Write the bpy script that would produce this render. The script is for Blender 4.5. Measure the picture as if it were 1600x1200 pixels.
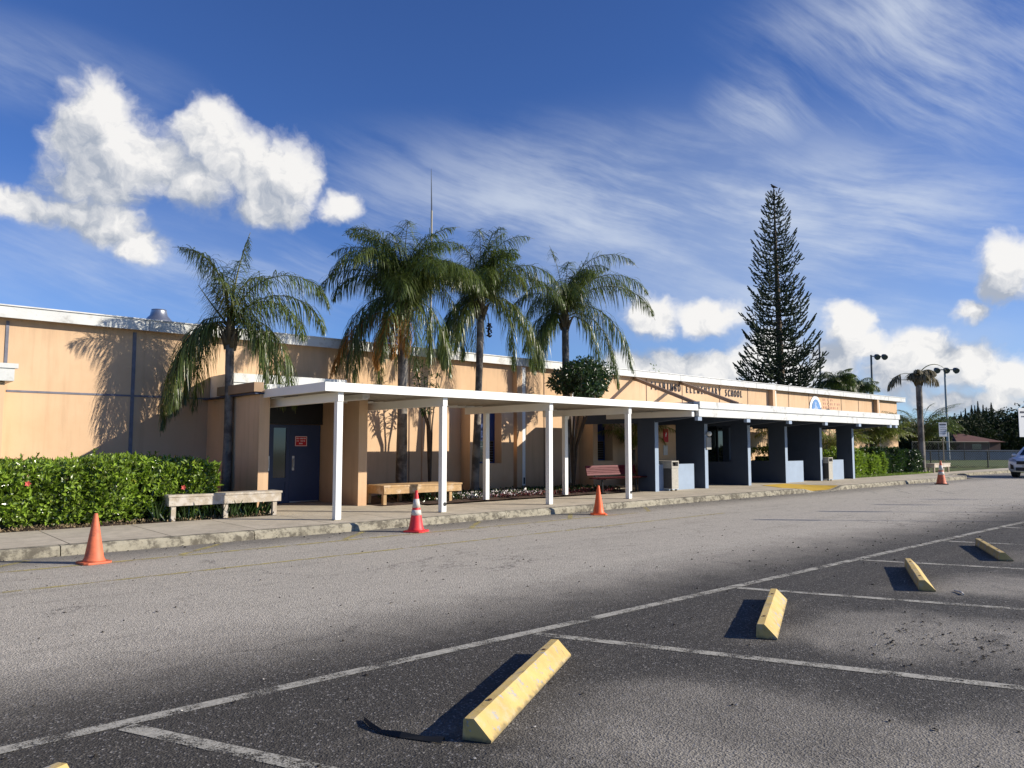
import bpy, math, random
from mathutils import Vector, Matrix
R = math.radians
PI = math.pi
sc = bpy.context.scene
col = sc.collection
for o in list(bpy.data.objects): bpy.data.objects.remove(o, do_unlink=True)

# ------------------------------------------------------------------ camera
FPX, CX, CY, HOR, VPX, EYE = 1180.0, 800.0, 600.0, 696.0, 2130.0, 1.62
PITCH = math.atan((HOR-CY)/FPX)
_v = (VPX-CX, FPX, -(HOR-CY))
YAW = math.atan2(_v[0], _v[1]*math.cos(PITCH)-_v[2]*math.sin(PITCH))     # heading of the view, from +X
FH = Vector((math.cos(YAW), math.sin(YAW), 0)); RH = Vector((math.sin(YAW), -math.cos(YAW), 0))
cam = bpy.data.cameras.new('camera'); co = bpy.data.objects.new('camera', cam); col.objects.link(co)
co.location = (0, 0, EYE); co.rotation_euler = (R(90)+PITCH, 0, YAW-R(90))
cam.sensor_width = 36; cam.lens = 36*FPX/1600; cam.clip_start = .05; cam.clip_end = 4000
sc.camera = co

def ray(x, y):
    r, f, u = x-CX, FPX, CY-y
    c, s = math.cos(PITCH), math.sin(PITCH)
    return FH*(f*c-u*s) + RH*r + Vector((0, 0, f*s+u*c))
def uv(x, y):                                   # photo direction as (azimuth from the view heading to the right, elevation)
    d = ray(x, y); h = math.hypot(d.x, d.y)
    return (math.atan2(d.dot(RH), d.dot(FH)), math.atan2(d.z, h))

# ------------------------------------------------------------------ sun, exposure
SUN_EL, SUN_AZ = 23.0, -47.0                    # towards the sun, degrees from +X
sd = Vector((math.cos(R(SUN_EL))*math.cos(R(SUN_AZ)), math.cos(R(SUN_EL))*math.sin(R(SUN_AZ)), math.sin(R(SUN_EL))))
sl = bpy.data.lights.new('sun', 'SUN'); sl.energy = 5.0; sl.angle = R(.5); sl.color = (1.0, .92, .79)
so = bpy.data.objects.new('sun', sl); col.objects.link(so); so.rotation_euler = sd.to_track_quat('Z', 'Y').to_euler()
so.location = (0, 0, 60)
vs = sc.view_settings; sc.display_settings.display_device = 'sRGB'
vs.view_transform = 'Standard'; vs.look = 'None'; vs.gamma = 1; vs.exposure = 0.46; vs.use_curve_mapping = False

# ------------------------------------------------------------------ world: sky and clouds
w = bpy.data.worlds.new('World'); sc.world = w; w.use_nodes = True
nt = w.node_tree; nt.nodes.clear()
class NB:
    def __init__(s, tree): s.t = tree
    def n(s, typ, **kw):
        nd = s.t.nodes.new(typ)
        for k, v in kw.items(): setattr(nd, k, v)
        return nd
    def inp(s, sock, v):
        if v is None: return
        if isinstance(v, bpy.types.NodeSocket): s.t.links.new(v, sock)
        else: sock.default_value = v
    def m(s, op, a, b=None, c=None, clamp=False):
        nd = s.n('ShaderNodeMath', operation=op, use_clamp=clamp)
        for i, v in enumerate((a, b, c)): s.inp(nd.inputs[i], v)
        return nd.outputs[0]
    def v(s, op, a, b=None, c=None, scale=None):
        nd = s.n('ShaderNodeVectorMath', operation=op)
        for i, q in enumerate((a, b, c)): s.inp(nd.inputs[i], q)
        if scale is not None: s.inp(nd.inputs['Scale'], scale)
        return nd.outputs['Value'] if op in ('LENGTH', 'DOT_PRODUCT') else nd.outputs[0]
    def ss(s, x, a, b, lo=0.0, hi=1.0, typ='SMOOTHSTEP'):
        nd = s.n('ShaderNodeMapRange', interpolation_type=typ)
        s.inp(nd.inputs[0], x); s.inp(nd.inputs[1], a); s.inp(nd.inputs[2], b); s.inp(nd.inputs[3], lo); s.inp(nd.inputs[4], hi)
        return nd.outputs[0]
    def noise(s, vec, scale, detail=4, rough=.55, dist=0.0, color=False, lac=2.0):
        nd = s.n('ShaderNodeTexNoise'); s.inp(nd.inputs['Vector'], vec); nd.inputs['Scale'].default_value = scale
        nd.inputs['Detail'].default_value = detail; nd.inputs['Roughness'].default_value = rough; nd.inputs['Distortion'].default_value = dist
        nd.inputs['Lacunarity'].default_value = lac
        return nd.outputs['Color' if color else 'Fac']
    def mix(s, f, a, b, blend='MIX'):
        nd = s.n('ShaderNodeMix', data_type='RGBA', blend_type=blend)
        s.inp(nd.inputs[0], f); s.inp(nd.inputs[6], a); s.inp(nd.inputs[7], b)
        return nd.outputs[2]
b = NB(nt)
geo = b.n('ShaderNodeNewGeometry')
dirv = b.v('SCALE', geo.outputs['Incoming'], scale=-1.0)
tc = b.n('ShaderNodeTexCoord'); dirv = b.v('NORMALIZE', tc.outputs['Generated'])
sx = b.n('ShaderNodeSeparateXYZ'); b.inp(sx.inputs[0], dirv)
du = b.v('DOT_PRODUCT', dirv, tuple(RH)); df = b.v('DOT_PRODUCT', dirv, tuple(FH))
U = b.m('ARCTAN2', du, df); V = b.m('ARCSINE', sx.outputs[2])
cp = b.n('ShaderNodeCombineXYZ'); b.inp(cp.inputs[0], U); b.inp(cp.inputs[1], V); P0 = cp.outputs[0]
# cumulus: lobes (photo x, y, half-width, half-height) turned into directions
LOBES = [(165,165,60,62),(120,215,58,62),(190,220,74,72),(150,280,90,50),(245,255,70,60),(330,215,58,60),(360,255,66,62),(405,280,70,56),(455,272,48,58),(420,320,62,34),(300,280,60,50),
 (20,312,66,30),(105,325,76,30),(175,352,66,32),(225,385,46,34),(530,315,34,32),
 (1590,395,60,54),(1570,440,56,56),(1513,487,46,26),(1330,505,42,38),(1350,545,56,38),(1305,570,60,44),(1435,560,80,54),(1520,572,70,44),(1400,592,70,44),(1590,596,60,44),(1480,630,80,24),(1565,630,60,20),
 (1020,490,60,42),(1105,500,58,34),(1055,572,70,32),(1125,578,60,26),(985,580,60,30),(1200,560,80,40),(1240,600,70,40)]
def lobes(pw):
    acc = None
    for (x, y, rx, ry) in LOBES:
        if y > 380 and x > 900: rx *= .9; ry *= .88
        u0, v0 = uv(x, y); u1, _ = uv(x+rx, y); _, v1 = uv(x, y-ry)
        a, c = 1/abs(u1-u0), 1/abs(v1-v0)
        L = b.v('LENGTH', b.v('MULTIPLY_ADD', pw, (a, c, 0), (-u0*a, -v0*c, 0)))
        acc = L if acc is None else b.m('SMOOTH_MIN', acc, L, .35)
    return b.m('SUBTRACT', 1.0, acc)
def warp(p):
    wob = b.noise(p, 9.0, 2, .5, color=True); pw = b.v('MULTIPLY_ADD', b.v('SUBTRACT', wob, (.5, .5, .5)), (.06, .05, 0), p)
    wob2 = b.noise(p, 34.0, 3, .55, color=True); return b.v('MULTIPLY_ADD', b.v('SUBTRACT', wob2, (.5, .5, .5)), (.035, .030, 0), pw)
PW = warp(P0); M0 = lobes(PW); M1 = lobes(b.v('ADD', PW, (.022, .045, 0)))
nA = b.noise(PW, 17.0, 9, .62); nB = b.noise(b.v('ADD', PW, (.008, .013, 0)), 17.0, 9, .62)
d0 = b.m('MULTIPLY_ADD', b.m('SUBTRACT', nA, .5), 1.25, b.m('ADD', M0, .08))
alpha = b.ss(d0, -.16, .52)
lit = b.m('MULTIPLY_ADD', b.m('SUBTRACT', M0, M1), .72, .36)
lit = b.m('MULTIPLY_ADD', b.m('SUBTRACT', nA, nB), 3.0, lit, clamp=True)
cloudcol = b.mix(lit, (.46, .51, .60, 1), (1.06, 1.04, 1.01, 1))
# cirrus: fibrous streaks, one set crossing the centre, one falling steeply at the upper right
def blobmask(lst, inner=.0):
    acc = None
    for (x, y, rx, ry, k) in lst:
        u0, v0 = uv(x, y); u1, _ = uv(x+rx, y); _, v1 = uv(x, y-ry)
        a, c = 1/abs(u1-u0), 1/abs(v1-v0)
        L = b.v('LENGTH', b.v('MULTIPLY_ADD', P0, (a, c, 0), (-u0*a, -v0*c, 0)))
        q = b.ss(L, inner, 1.0, k, 0.0)
        acc = q if acc is None else b.m('ADD', acc, q, clamp=True)
    return acc
PC = b.v('MULTIPLY_ADD', b.v('SUBTRACT', b.noise(P0, 1.8, 3, .55, color=True), (.5, .5, .5)), (.15, .10, 0), P0)
def along(deg, sx_, sy_, off):
    mp = b.n('ShaderNodeMapping', vector_type='TEXTURE'); b.inp(mp.inputs[0], PC); mp.inputs['Rotation'].default_value = (0, 0, R(deg))
    mp.inputs['Scale'].default_value = (1/sx_, 1/sy_, 1); mp.inputs['Location'].default_value = (off, off*.7, 0); return mp.outputs[0]
def cirrus(deg, off, lo, hi):
    body = b.noise(along(deg, 1.6, 5.5, off), 1.5, 6, .58); fib = b.noise(along(deg-4, 3.0, 26.0, off), 1.6, 8, .66)
    return b.ss(b.m('ADD', b.m('MULTIPLY', body, .72), b.m('MULTIPLY', fib, .28)), lo, hi)
cA = b.m('MULTIPLY', cirrus(-13, .3, .40, .64), blobmask([(900,330,820,190,1.0),(1350,360,600,170,.9),(300,430,500,120,.7),(60,110,330,110,.45),(1300,480,600,120,.6)]))
cB = b.m('MULTIPLY', cirrus(-34, 1.7, .40, .66), blobmask([(1480,130,420,250,1.0),(1180,175,130,110,.9),(1350,20,380,120,.7)]))
cir = b.m('MAXIMUM', cA, cB)
veil = b.m('MULTIPLY', blobmask([(1150,400,950,330,.46),(1500,600,600,190,.45),(200,420,500,170,.22)], 0.0), b.ss(b.noise(P0, 3.0, 5, .6), .25, .7, .55, 1.0))
sky = b.n('ShaderNodeTexSky', sky_type='NISHITA'); sky.sun_disc = False
sky.sun_elevation = R(SUN_EL); sky.sun_rotation = R(90-SUN_AZ); sky.altitude = 0; sky.air_density = .85; sky.dust_density = 0; sky.ozone_density = 3.0
SKY = .05
hs = b.n('ShaderNodeHueSaturation'); b.inp(hs.inputs['Color'], sky.outputs[0]); hs.inputs['Saturation'].default_value = 1.05; hs.inputs['Value'].default_value = 1.0; hs.inputs['Hue'].default_value = .507
skyc = b.v('MULTIPLY', hs.outputs[0], (1.05, 1.42, 2.0))
CW = .655/SKY
fc = b.mix(veil, skyc, (.62*CW, .72*CW, .88*CW, 1))
fc = b.mix(b.m('MULTIPLY', cir, .72), fc, (.80*CW, .87*CW, .97*CW, 1))
cs = b.v('SCALE', cloudcol, scale=CW)
up = b.ss(V, -.01, .03)
fc = b.mix(b.m('MULTIPLY', b.m('MULTIPLY', alpha, .96), up), fc, cs)
bg = b.n('ShaderNodeBackground'); b.inp(bg.inputs[0], fc); bg.inputs[1].default_value = SKY
wo = b.n('ShaderNodeOutputWorld'); nt.links.new(bg.outputs[0], wo.inputs[0])
w.cycles.sampling_method = 'MANUAL'; w.cycles.sample_map_resolution = 512

# ------------------------------------------------------------------ object helpers
ORG = {}
def tag(o, label=None, cat=None, group=None, kind=None):
    if label: o['label'] = label
    if cat: o['category'] = cat
    if group: o['group'] = group
    if kind: o['kind'] = kind
    return o
def thing(name, label, cat, loc=(0, 0, 0), group=None, rz=0):
    o = bpy.data.objects.new(name, None); col.objects.link(o); o.location = loc; o.rotation_euler = (0, 0, rz)
    o.empty_display_size = .3
    ORG[o.name] = Vector(loc); return tag(o, label, cat, group)
def copy_tree(o, parent=None):
    c = o.copy(); col.objects.link(c)
    if parent: c.parent = parent
    for ch in [q for q in bpy.data.objects if q.parent == o]: copy_tree(ch, c)
    return c
class MB:
    def __init__(s): s.v = []; s.f = []
    def add(s, vs_, fs):
        n = len(s.v); s.v += [tuple(q) for q in vs_]; s.f += [tuple(n+i for i in f) for f in fs]; return s
    def box(s, x0, x1, y0, y1, z0, z1):
        return s.add([(x0,y0,z0),(x1,y0,z0),(x1,y1,z0),(x0,y1,z0),(x0,y0,z1),(x1,y0,z1),(x1,y1,z1),(x0,y1,z1)],
                     [(0,3,2,1),(4,5,6,7),(0,1,5,4),(1,2,6,5),(2,3,7,6),(3,0,4,7)])
    def prism(s, poly, o, ex, ey, ez):          # poly (a,b) -> o+a*ex+b*ey, extruded along ez
        o, ex, ey, ez = Vector(o), Vector(ex), Vector(ey), Vector(ez); n = len(poly)
        p = [o+ex*a+ey*c for a, c in poly]; q = [k+ez for k in p]
        return s.add(p+q, [tuple(range(n-1, -1, -1)), tuple(range(n, 2*n))]+[(i, (i+1) % n, n+(i+1) % n, n+i) for i in range(n)])
    def bar(s, a, c, w_, h, up=(0, 0, 1)):
        a, c = Vector(a), Vector(c); d = (c-a).normalized(); u = Vector(up)
        x = d.cross(u).normalized(); y = x.cross(d)
        return s.prism([(-w_/2,-h/2),(w_/2,-h/2),(w_/2,h/2),(-w_/2,h/2)], a, x, y, c-a)
    def tube(s, pts, rad, n=8, cap=True):
        pts = [Vector(p) for p in pts]; base = len(s.v); m = len(pts)
        if not hasattr(rad, '__len__'): rad = [rad]*m
        t = (pts[1]-pts[0]).normalized(); x = t.cross(Vector((0, 0, 1)))
        if x.length < .05: x = t.cross(Vector((1, 0, 0)))
        x.normalize()
        for i in range(m):
            t = (pts[min(i+1, m-1)]-pts[max(i-1, 0)]).normalized()
            x = (x-t*x.dot(t)).normalized(); y = t.cross(x)
            for k in range(n):
                a = 2*PI*k/n; s.v.append(tuple(pts[i]+(x*math.cos(a)+y*math.sin(a))*rad[i]))
        for i in range(m-1):
            for k in range(n):
                k2 = (k+1) % n
                s.f.append((base+i*n+k, base+i*n+k2, base+(i+1)*n+k2, base+(i+1)*n+k))
        if cap:
            s.f.append(tuple(base+k for k in range(n-1, -1, -1))); s.f.append(tuple(base+(m-1)*n+k for k in range(n)))
        return s
    def lathe(s, prof, c, n=24):
        c = Vector(c); base = len(s.v); m = len(prof)
        for (r, z) in prof:
            for k in range(n):
                a = 2*PI*k/n; s.v.append((c.x+r*math.cos(a), c.y+r*math.sin(a), c.z+z))
        for i in range(m-1):
            for k in range(n):
                k2 = (k+1) % n; s.f.append((base+i*n+k, base+i*n+k2, base+(i+1)*n+k2, base+(i+1)*n+k))
        s.f.append(tuple(base+k for k in range(n-1, -1, -1))); s.f.append(tuple(base+(m-1)*n+k for k in range(n)))
        return s
    def ball(s, c, r, n=10, m=6, sq=(1, 1, 1)):
        c = Vector(c); base = len(s.v)
        for i in range(1, m):
            th = PI*i/m
            for k in range(n):
                a = 2*PI*k/n; s.v.append((c.x+r*sq[0]*math.sin(th)*math.cos(a), c.y+r*sq[1]*math.sin(th)*math.sin(a), c.z+r*sq[2]*math.cos(th)))
        s.v.append((c.x, c.y, c.z+r*sq[2])); s.v.append((c.x, c.y, c.z-r*sq[2])); T = base+(m-1)*n
        for i in range(m-2):
            for k in range(n):
                k2 = (k+1) % n; s.f.append((base+i*n+k, base+(i+1)*n+k, base+(i+1)*n+k2, base+i*n+k2))
        for k in range(n):
            k2 = (k+1) % n; s.f.append((T, base+k, base+k2)); s.f.append((T+1, base+(m-2)*n+k2, base+(m-2)*n+k))
        return s
    def leaf(s, p, d, up, L, W, fold=.25):      # folded diamond leaf
        x = d.cross(up)
        if x.length < 1e-3: x = d.cross(Vector((1, .3, 0)))
        x.normalize(); u = x.cross(d).normalized()
        a = p; m = p+d*L*.45; t = p+d*L
        return s.add([a, m+x*W*.5+u*W*fold, t, m-x*W*.5+u*W*fold], [(0, 1, 2), (0, 2, 3)])
    def build(s, name, mat, parent=None, smooth=False, bevel=0, org=None, local=False):
        me = bpy.data.meshes.new(name)
        if parent is not None and not local:
            q = ORG[parent.name]; vv = [(a-q.x, c-q.y, e-q.z) for a, c, e in s.v]
        elif org is not None: vv = [(a-org[0], c-org[1], e-org[2]) for a, c, e in s.v]
        else: vv = s.v
        me.from_pydata(vv, [], s.f); me.validate(); me.materials.append(mat)
        if smooth: me.polygons.foreach_set('use_smooth', [True]*len(me.polygons))
        o = bpy.data.objects.new(name, me); col.objects.link(o)
        if parent is not None: o.parent = parent; ORG[o.name] = ORG[parent.name]
        elif org is not None: o.location = org; ORG[o.name] = Vector(org)
        else: ORG[o.name] = Vector((0, 0, 0))
        if bevel:
            bv = o.modifiers.new('bevel', 'BEVEL'); bv.width = bevel; bv.segments = 2; bv.limit_method = 'ANGLE'; bv.angle_limit = R(35)
        if smooth and bevel == 0 and smooth != 'all':
            me.shade_smooth() if hasattr(me, 'shade_smooth') else None
        return o
def B(x0, x1, y0, y1, z0, z1): return MB().box(x0, x1, y0, y1, z0, z1)

# ------------------------------------------------------------------ materials
def mat(name, color, rough=.8, var=.12, vscale=3.0, bump=0.0, bscale=60.0, metal=0.0, spec=.4, coords='Object', dirt=None, transl=0.0, island=0.0, coat=0.0, vdet=5, alpha=None):
    m = bpy.data.materials.new(name); m.use_nodes = True; t = m.node_tree; t.nodes.clear(); q = NB(t)
    out = q.n('ShaderNodeOutputMaterial'); pr = q.n('ShaderNodeBsdfPrincipled')
    tcn = q.n('ShaderNodeTexCoord'); ob = tcn.outputs[coords]
    gp = q.n('ShaderNodeNewGeometry')
    n = q.noise(gp.outputs['Position'], vscale, vdet, .6)
    k = q.ss(n, .25, .75, 1-var, 1+var, 'LINEAR')
    c = q.v('SCALE', tuple(color[:3]), scale=k)
    if dirt:                                    # (colour, scale, lo, hi, strength)
        n2 = q.noise(gp.outputs['Position'], dirt[1], 6, .65)
        c = q.mix(q.m('MULTIPLY', q.ss(n2, dirt[2], dirt[3]), dirt[4]), c, (*dirt[0], 1))
    if island:
        ri = q.ss(gp.outputs['Random Per Island'], 0, 1, 1-island, 1+island, 'LINEAR'); c = q.v('SCALE', c, scale=ri)
    q.inp(pr.inputs['Base Color'], c); pr.inputs['Roughness'].default_value = rough; pr.inputs['Metallic'].default_value = metal
    pr.inputs['Specular IOR Level'].default_value = spec
    if coat: pr.inputs['Coat Weight'].default_value = coat
    if bump:
        bn = q.n('ShaderNodeBump'); bn.inputs['Strength'].default_value = bump; bn.inputs['Distance'].default_value = .01
        q.inp(bn.inputs['Height'], q.noise(gp.outputs['Position'], bscale, 4, .6)); t.links.new(bn.outputs[0], pr.inputs['Normal'])
    sh = pr.outputs[0]
    if transl:
        tr = q.n('ShaderNodeBsdfTranslucent'); q.inp(tr.inputs[0], q.v('MULTIPLY', c, (1.3, 1.5, .7)))
        mx = q.n('ShaderNodeMixShader'); mx.inputs[0].default_value = transl; t.links.new(sh, mx.inputs[1]); t.links.new(tr.outputs[0], mx.inputs[2]); sh = mx.outputs[0]
    t.links.new(sh, out.inputs[0]); return m
def stucco():
    m = bpy.data.materials.new('tan stucco'); m.use_nodes = True; t = m.node_tree; t.nodes.clear(); q = NB(t)
    out = q.n('ShaderNodeOutputMaterial'); pr = q.n('ShaderNodeBsdfPrincipled'); gp = q.n('ShaderNodeNewGeometry')
    pos = gp.outputs['Position']
    n = q.noise(pos, .55, 5, .6); c = q.mix(q.ss(n, .3, .7), (.58, .39, .235, 1), (.66, .46, .29, 1))
    st = q.noise(q.v('MULTIPLY', pos, (5, 5, .35)), 1.0, 5, .6)            # run-off streaks down the wall
    c = q.mix(q.m('MULTIPLY', q.ss(st, .50, .74), .38), c, (.42, .28, .17, 1))
    sz = q.n('ShaderNodeSeparateXYZ'); q.inp(sz.inputs[0], pos)
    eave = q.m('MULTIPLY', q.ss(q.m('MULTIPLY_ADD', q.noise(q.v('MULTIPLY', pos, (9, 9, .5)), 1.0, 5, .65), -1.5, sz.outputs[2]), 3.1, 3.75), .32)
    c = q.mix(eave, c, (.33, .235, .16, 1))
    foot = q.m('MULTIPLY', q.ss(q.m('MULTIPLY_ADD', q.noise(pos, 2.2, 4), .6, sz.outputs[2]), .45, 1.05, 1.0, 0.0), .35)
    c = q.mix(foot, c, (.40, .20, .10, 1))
    q.inp(pr.inputs['Base Color'], c); pr.inputs['Roughness'].default_value = .9; pr.inputs['Specular IOR Level'].default_value = .2
    bn = q.n('ShaderNodeBump'); bn.inputs['Strength'].default_value = .35; bn.inputs['Distance'].default_value = .006
    q.inp(bn.inputs['Height'], q.noise(pos, 45, 5, .7)); t.links.new(bn.outputs[0], pr.inputs['Normal'])
    t.links.new(pr.outputs[0], out.inputs[0]); return m
def asphalt():
    m = bpy.data.materials.new('asphalt'); m.use_nodes = True; t = m.node_tree; t.nodes.clear(); q = NB(t)
    out = q.n('ShaderNodeOutputMaterial'); pr = q.n('ShaderNodeBsdfPrincipled'); gp = q.n('ShaderNodeNewGeometry')
    pos = gp.outputs['Position']; s3 = q.n('ShaderNodeSeparateXYZ'); q.inp(s3.inputs[0], pos)
    X, Y = s3.outputs[0], s3.outputs[1]
    big = q.noise(pos, .35, 4, .6); mid = q.noise(pos, 1.7, 5, .6)
    yw = q.m('ADD', Y, q.m('MULTIPLY', q.m('SUBTRACT', mid, .5), .8)); yw = q.m('ADD', yw, q.m('MULTIPLY', q.m('SUBTRACT', big, .5), .7))
    # worn pale driveway between the old sealcoat of the bays and the dirty strip along the kerb
    drive = q.m('MULTIPLY', q.ss(yw, 4.9, 7.2), q.ss(yw, 11.3, 12.9, 1.0, .35))
    # bays: the ground under parked cars is pale where tyres scrub it, dark between; bays run at 114 degrees, 3.2 m apart
    ax, ay = math.cos(R(24)), math.sin(R(24))
    xs = q.m('ADD', X, q.m('MULTIPLY', q.m('SUBTRACT', Y, 4.9), .437))
    ph = q.m('DIVIDE', q.m('SUBTRACT', xs, 1.27), 3.2)
    tri = q.m('ABSOLUTE', q.m('SUBTRACT', q.m('FRACT', ph), .5))          # .5 at lines, 0 mid bay
    bay = q.m('MULTIPLY', q.ss(q.m('ADD', tri, q.m('MULTIPLY', q.m('SUBTRACT', mid, .5), .5)), .12, .40, 1.0, .0), q.ss(yw, 2.9, 3.9, 1.0, 0.0))
    bay = q.m('MULTIPLY', bay, q.ss(big, .3, .65, .35, 1.0))
    far = q.ss(X, 18, 26)
    k = q.m('MAXIMUM', q.m('MAXIMUM', drive, q.m('MULTIPLY', bay, .62)), q.m('MULTIPLY', far, .55))
    k = q.m('MULTIPLY', k, q.ss(mid, .2, .6, .9, 1.0))
    c = q.mix(k, (.058, .053, .045, 1), (.44, .40, .33, 1))
    streak = q.noise(q.v('MULTIPLY', pos, (.25, 2.2, 1)), 1.0, 5, .65)      # faint wheel tracks along the drive
    c = q.mix(q.m('MULTIPLY', q.ss(streak, .5, .75), .35), c, (.20, .18, .15, 1))
    cr = q.n('ShaderNodeTexVoronoi'); cr.feature = 'DISTANCE_TO_EDGE'; cr.inputs['Scale'].default_value = .42
    q.inp(cr.inputs['Vector'], q.v('ADD', pos, q.v('SCALE', q.noise(pos, 1.6, 6, .7, color=True), scale=1.1)))
    crk = q.m('MULTIPLY', q.ss(cr.outputs[0], .0, .009, 1.0, 0.0), q.ss(q.noise(pos, .5, 3), .48, .62))
    c = q.mix(q.m('MULTIPLY', crk, .7), c, (.03, .028, .025, 1))
    oil = q.m('MULTIPLY', q.ss(q.noise(q.v('MULTIPLY', pos, (1.0, 1.3, 1)), 1.15, 5, .6), .60, .74), q.ss(Y, 2.2, 4.4, 1.0, .15))
    c = q.mix(q.m('MULTIPLY', oil, .6), c, (.03, .027, .024, 1))
    ag = q.n('ShaderNodeTexVoronoi'); q.inp(ag.inputs['Vector'], pos); ag.inputs['Scale'].default_value = 85
    stone = q.n('ShaderNodeSeparateColor'); q.inp(stone.inputs[0], ag.outputs['Color'])
    c = q.v('SCALE', c, scale=q.ss(stone.outputs[0], 0, 1, .64, 1.36, 'LINEAR'))
    pale = q.ss(stone.outputs[1], .90, .97)
    c = q.mix(q.m('MULTIPLY', pale, .55), c, (.36, .34, .31, 1))
    spk = q.n('ShaderNodeTexVoronoi'); q.inp(spk.inputs['Vector'], pos); spk.inputs['Scale'].default_value = 22   # tar pits and gum
    q2 = q.n('ShaderNodeSeparateColor'); q.inp(q2.inputs[0], spk.outputs['Color'])
    c = q.mix(q.m('MULTIPLY', q.m('MULTIPLY', q.ss(q2.outputs[0], .955, .96), q.ss(spk.outputs[0], .16, .26, 1, 0)), .8), c, (.03, .028, .026, 1))
    q.inp(pr.inputs['Base Color'], c); pr.inputs['Roughness'].default_value = .85; pr.inputs['Specular IOR Level'].default_value = .3
    bn = q.n('ShaderNodeBump'); bn.inputs['Strength'].default_value = .8; bn.inputs['Distance'].default_value = .006
    hgt = q.m('ADD', ag.outputs[0], q.m('MULTIPLY', q.noise(pos, 30, 4, .7), 1.2))
    q.inp(bn.inputs['Height'], hgt); t.links.new(bn.outputs[0], pr.inputs['Normal'])
    t.links.new(pr.outputs[0], out.inputs[0]); return m
def paint(name, color, worn=.5, under=(.09, .085, .08), scale=14):
    m = bpy.data.materials.new(name); m.use_nodes = True; t = m.node_tree; t.nodes.clear(); q = NB(t)
    out = q.n('ShaderNodeOutputMaterial'); pr = q.n('ShaderNodeBsdfPrincipled'); gp = q.n('ShaderNodeNewGeometry'); pos = gp.outputs['Position']
    a = q.m('ADD', q.m('MULTIPLY', q.noise(pos, 90, 3, .7), .45), q.m('MULTIPLY', q.noise(pos, scale*.25, 5, .7), .55))
    tr = q.n('ShaderNodeBsdfTransparent'); mx = q.n('ShaderNodeMixShader')
    q.inp(mx.inputs[0], q.ss(a, worn-.07, worn+.03)); c = q.v('SCALE', tuple(color), scale=q.ss(q.noise(pos, 30, 4), .2, .8, .7, 1.2))
    q.inp(pr.inputs['Base Color'], c); pr.inputs['Roughness'].default_value = .9
    t.links.new(pr.outputs[0], mx.inputs[1]); t.links.new(tr.outputs[0], mx.inputs[2]); t.links.new(mx.outputs[0], out.inputs[0]); return m
M_wall = stucco()
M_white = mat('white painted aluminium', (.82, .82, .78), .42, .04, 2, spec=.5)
M_fascia = mat('weathered metal fascia', (.60, .61, .59), .5, .16, 1.5, dirt=((.20, .18, .15), 3.0, .50, .72, .6))
M_roofedge = mat('roof edge', (.62, .62, .60), .6, .2, 4)
M_roof = mat('roof membrane', (.5, .5, .48), .9)
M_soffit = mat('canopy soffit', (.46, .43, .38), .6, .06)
M_joint = mat('blue grey joint filler', (.15, .155, .19), .7, .25, 6)
M_jointb = mat('brown panel joint', (.20, .13, .09), .8)
M_blue_shade = mat('slate blue shaded masonry paint', (.045, .063, .098), .75, .08, 2, bump=.15, bscale=40)  # pavilion blue darkened so its shaded faces look deeper, shade put into the colour
M_blue_lit = mat('pale blue sunlit paint', (.27, .34, .44), .7, .08, 3)  # paler copy of the pavilion blue, sunlight put into the colour
M_door = mat('dark blue door paint', (.028, .045, .105), .45, .08, 2)
M_glass = mat('dark window glass', (.008, .010, .014), .06, .0, spec=.8)
M_winblue = mat('blue window panel', (.02, .045, .16), .4)
M_steel = mat('brushed steel', (.55, .55, .53), .3, .06, 5, metal=.9)
M_conc = None
def concrete(name, base, darkstr=.5, streaks=True):
    m = bpy.data.materials.new(name); m.use_nodes = True; t = m.node_tree; t.nodes.clear(); q = NB(t)
    out = q.n('ShaderNodeOutputMaterial'); pr = q.n('ShaderNodeBsdfPrincipled'); gp = q.n('ShaderNodeNewGeometry'); pos = gp.outputs['Position']
    c = q.v('SCALE', tuple(base), scale=q.ss(q.noise(pos, 1.3, 6, .65), .25, .75, .78, 1.16, 'LINEAR'))
    d = q.noise(pos, 5.5, 6, .72); s3 = q.n('ShaderNodeSeparateXYZ'); q.inp(s3.inputs[0], pos)
    c = q.mix(q.m('MULTIPLY', q.ss(d, .43, .62), darkstr), c, (.10, .088, .068, 1))
    q.inp(pr.inputs['Base Color'], q.v('SCALE', c, scale=q.ss(q.noise(pos, 70, 3, .7), .2, .8, .88, 1.12)))
    pr.inputs['Roughness'].default_value = .9; pr.inputs['Specular IOR Level'].default_value = .2
    bn = q.n('ShaderNodeBump'); bn.inputs['Strength'].default_value = .35; bn.inputs['Distance'].default_value = .006
    q.inp(bn.inputs['Height'], q.noise(pos, 55, 5, .7)); t.links.new(bn.outputs[0], pr.inputs['Normal'])
    t.links.new(pr.outputs[0], out.inputs[0]); return m
M_walk = concrete('sidewalk concrete', (.53, .465, .36), .16)
M_kerb = concrete('stained kerb concrete', (.34, .31, .235), .9)
M_asph = asphalt()
M_line = paint('old white road paint', (.40, .38, .32), .54)
M_liney = paint('faded yellow road paint', (.46, .38, .13), .53)
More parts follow.
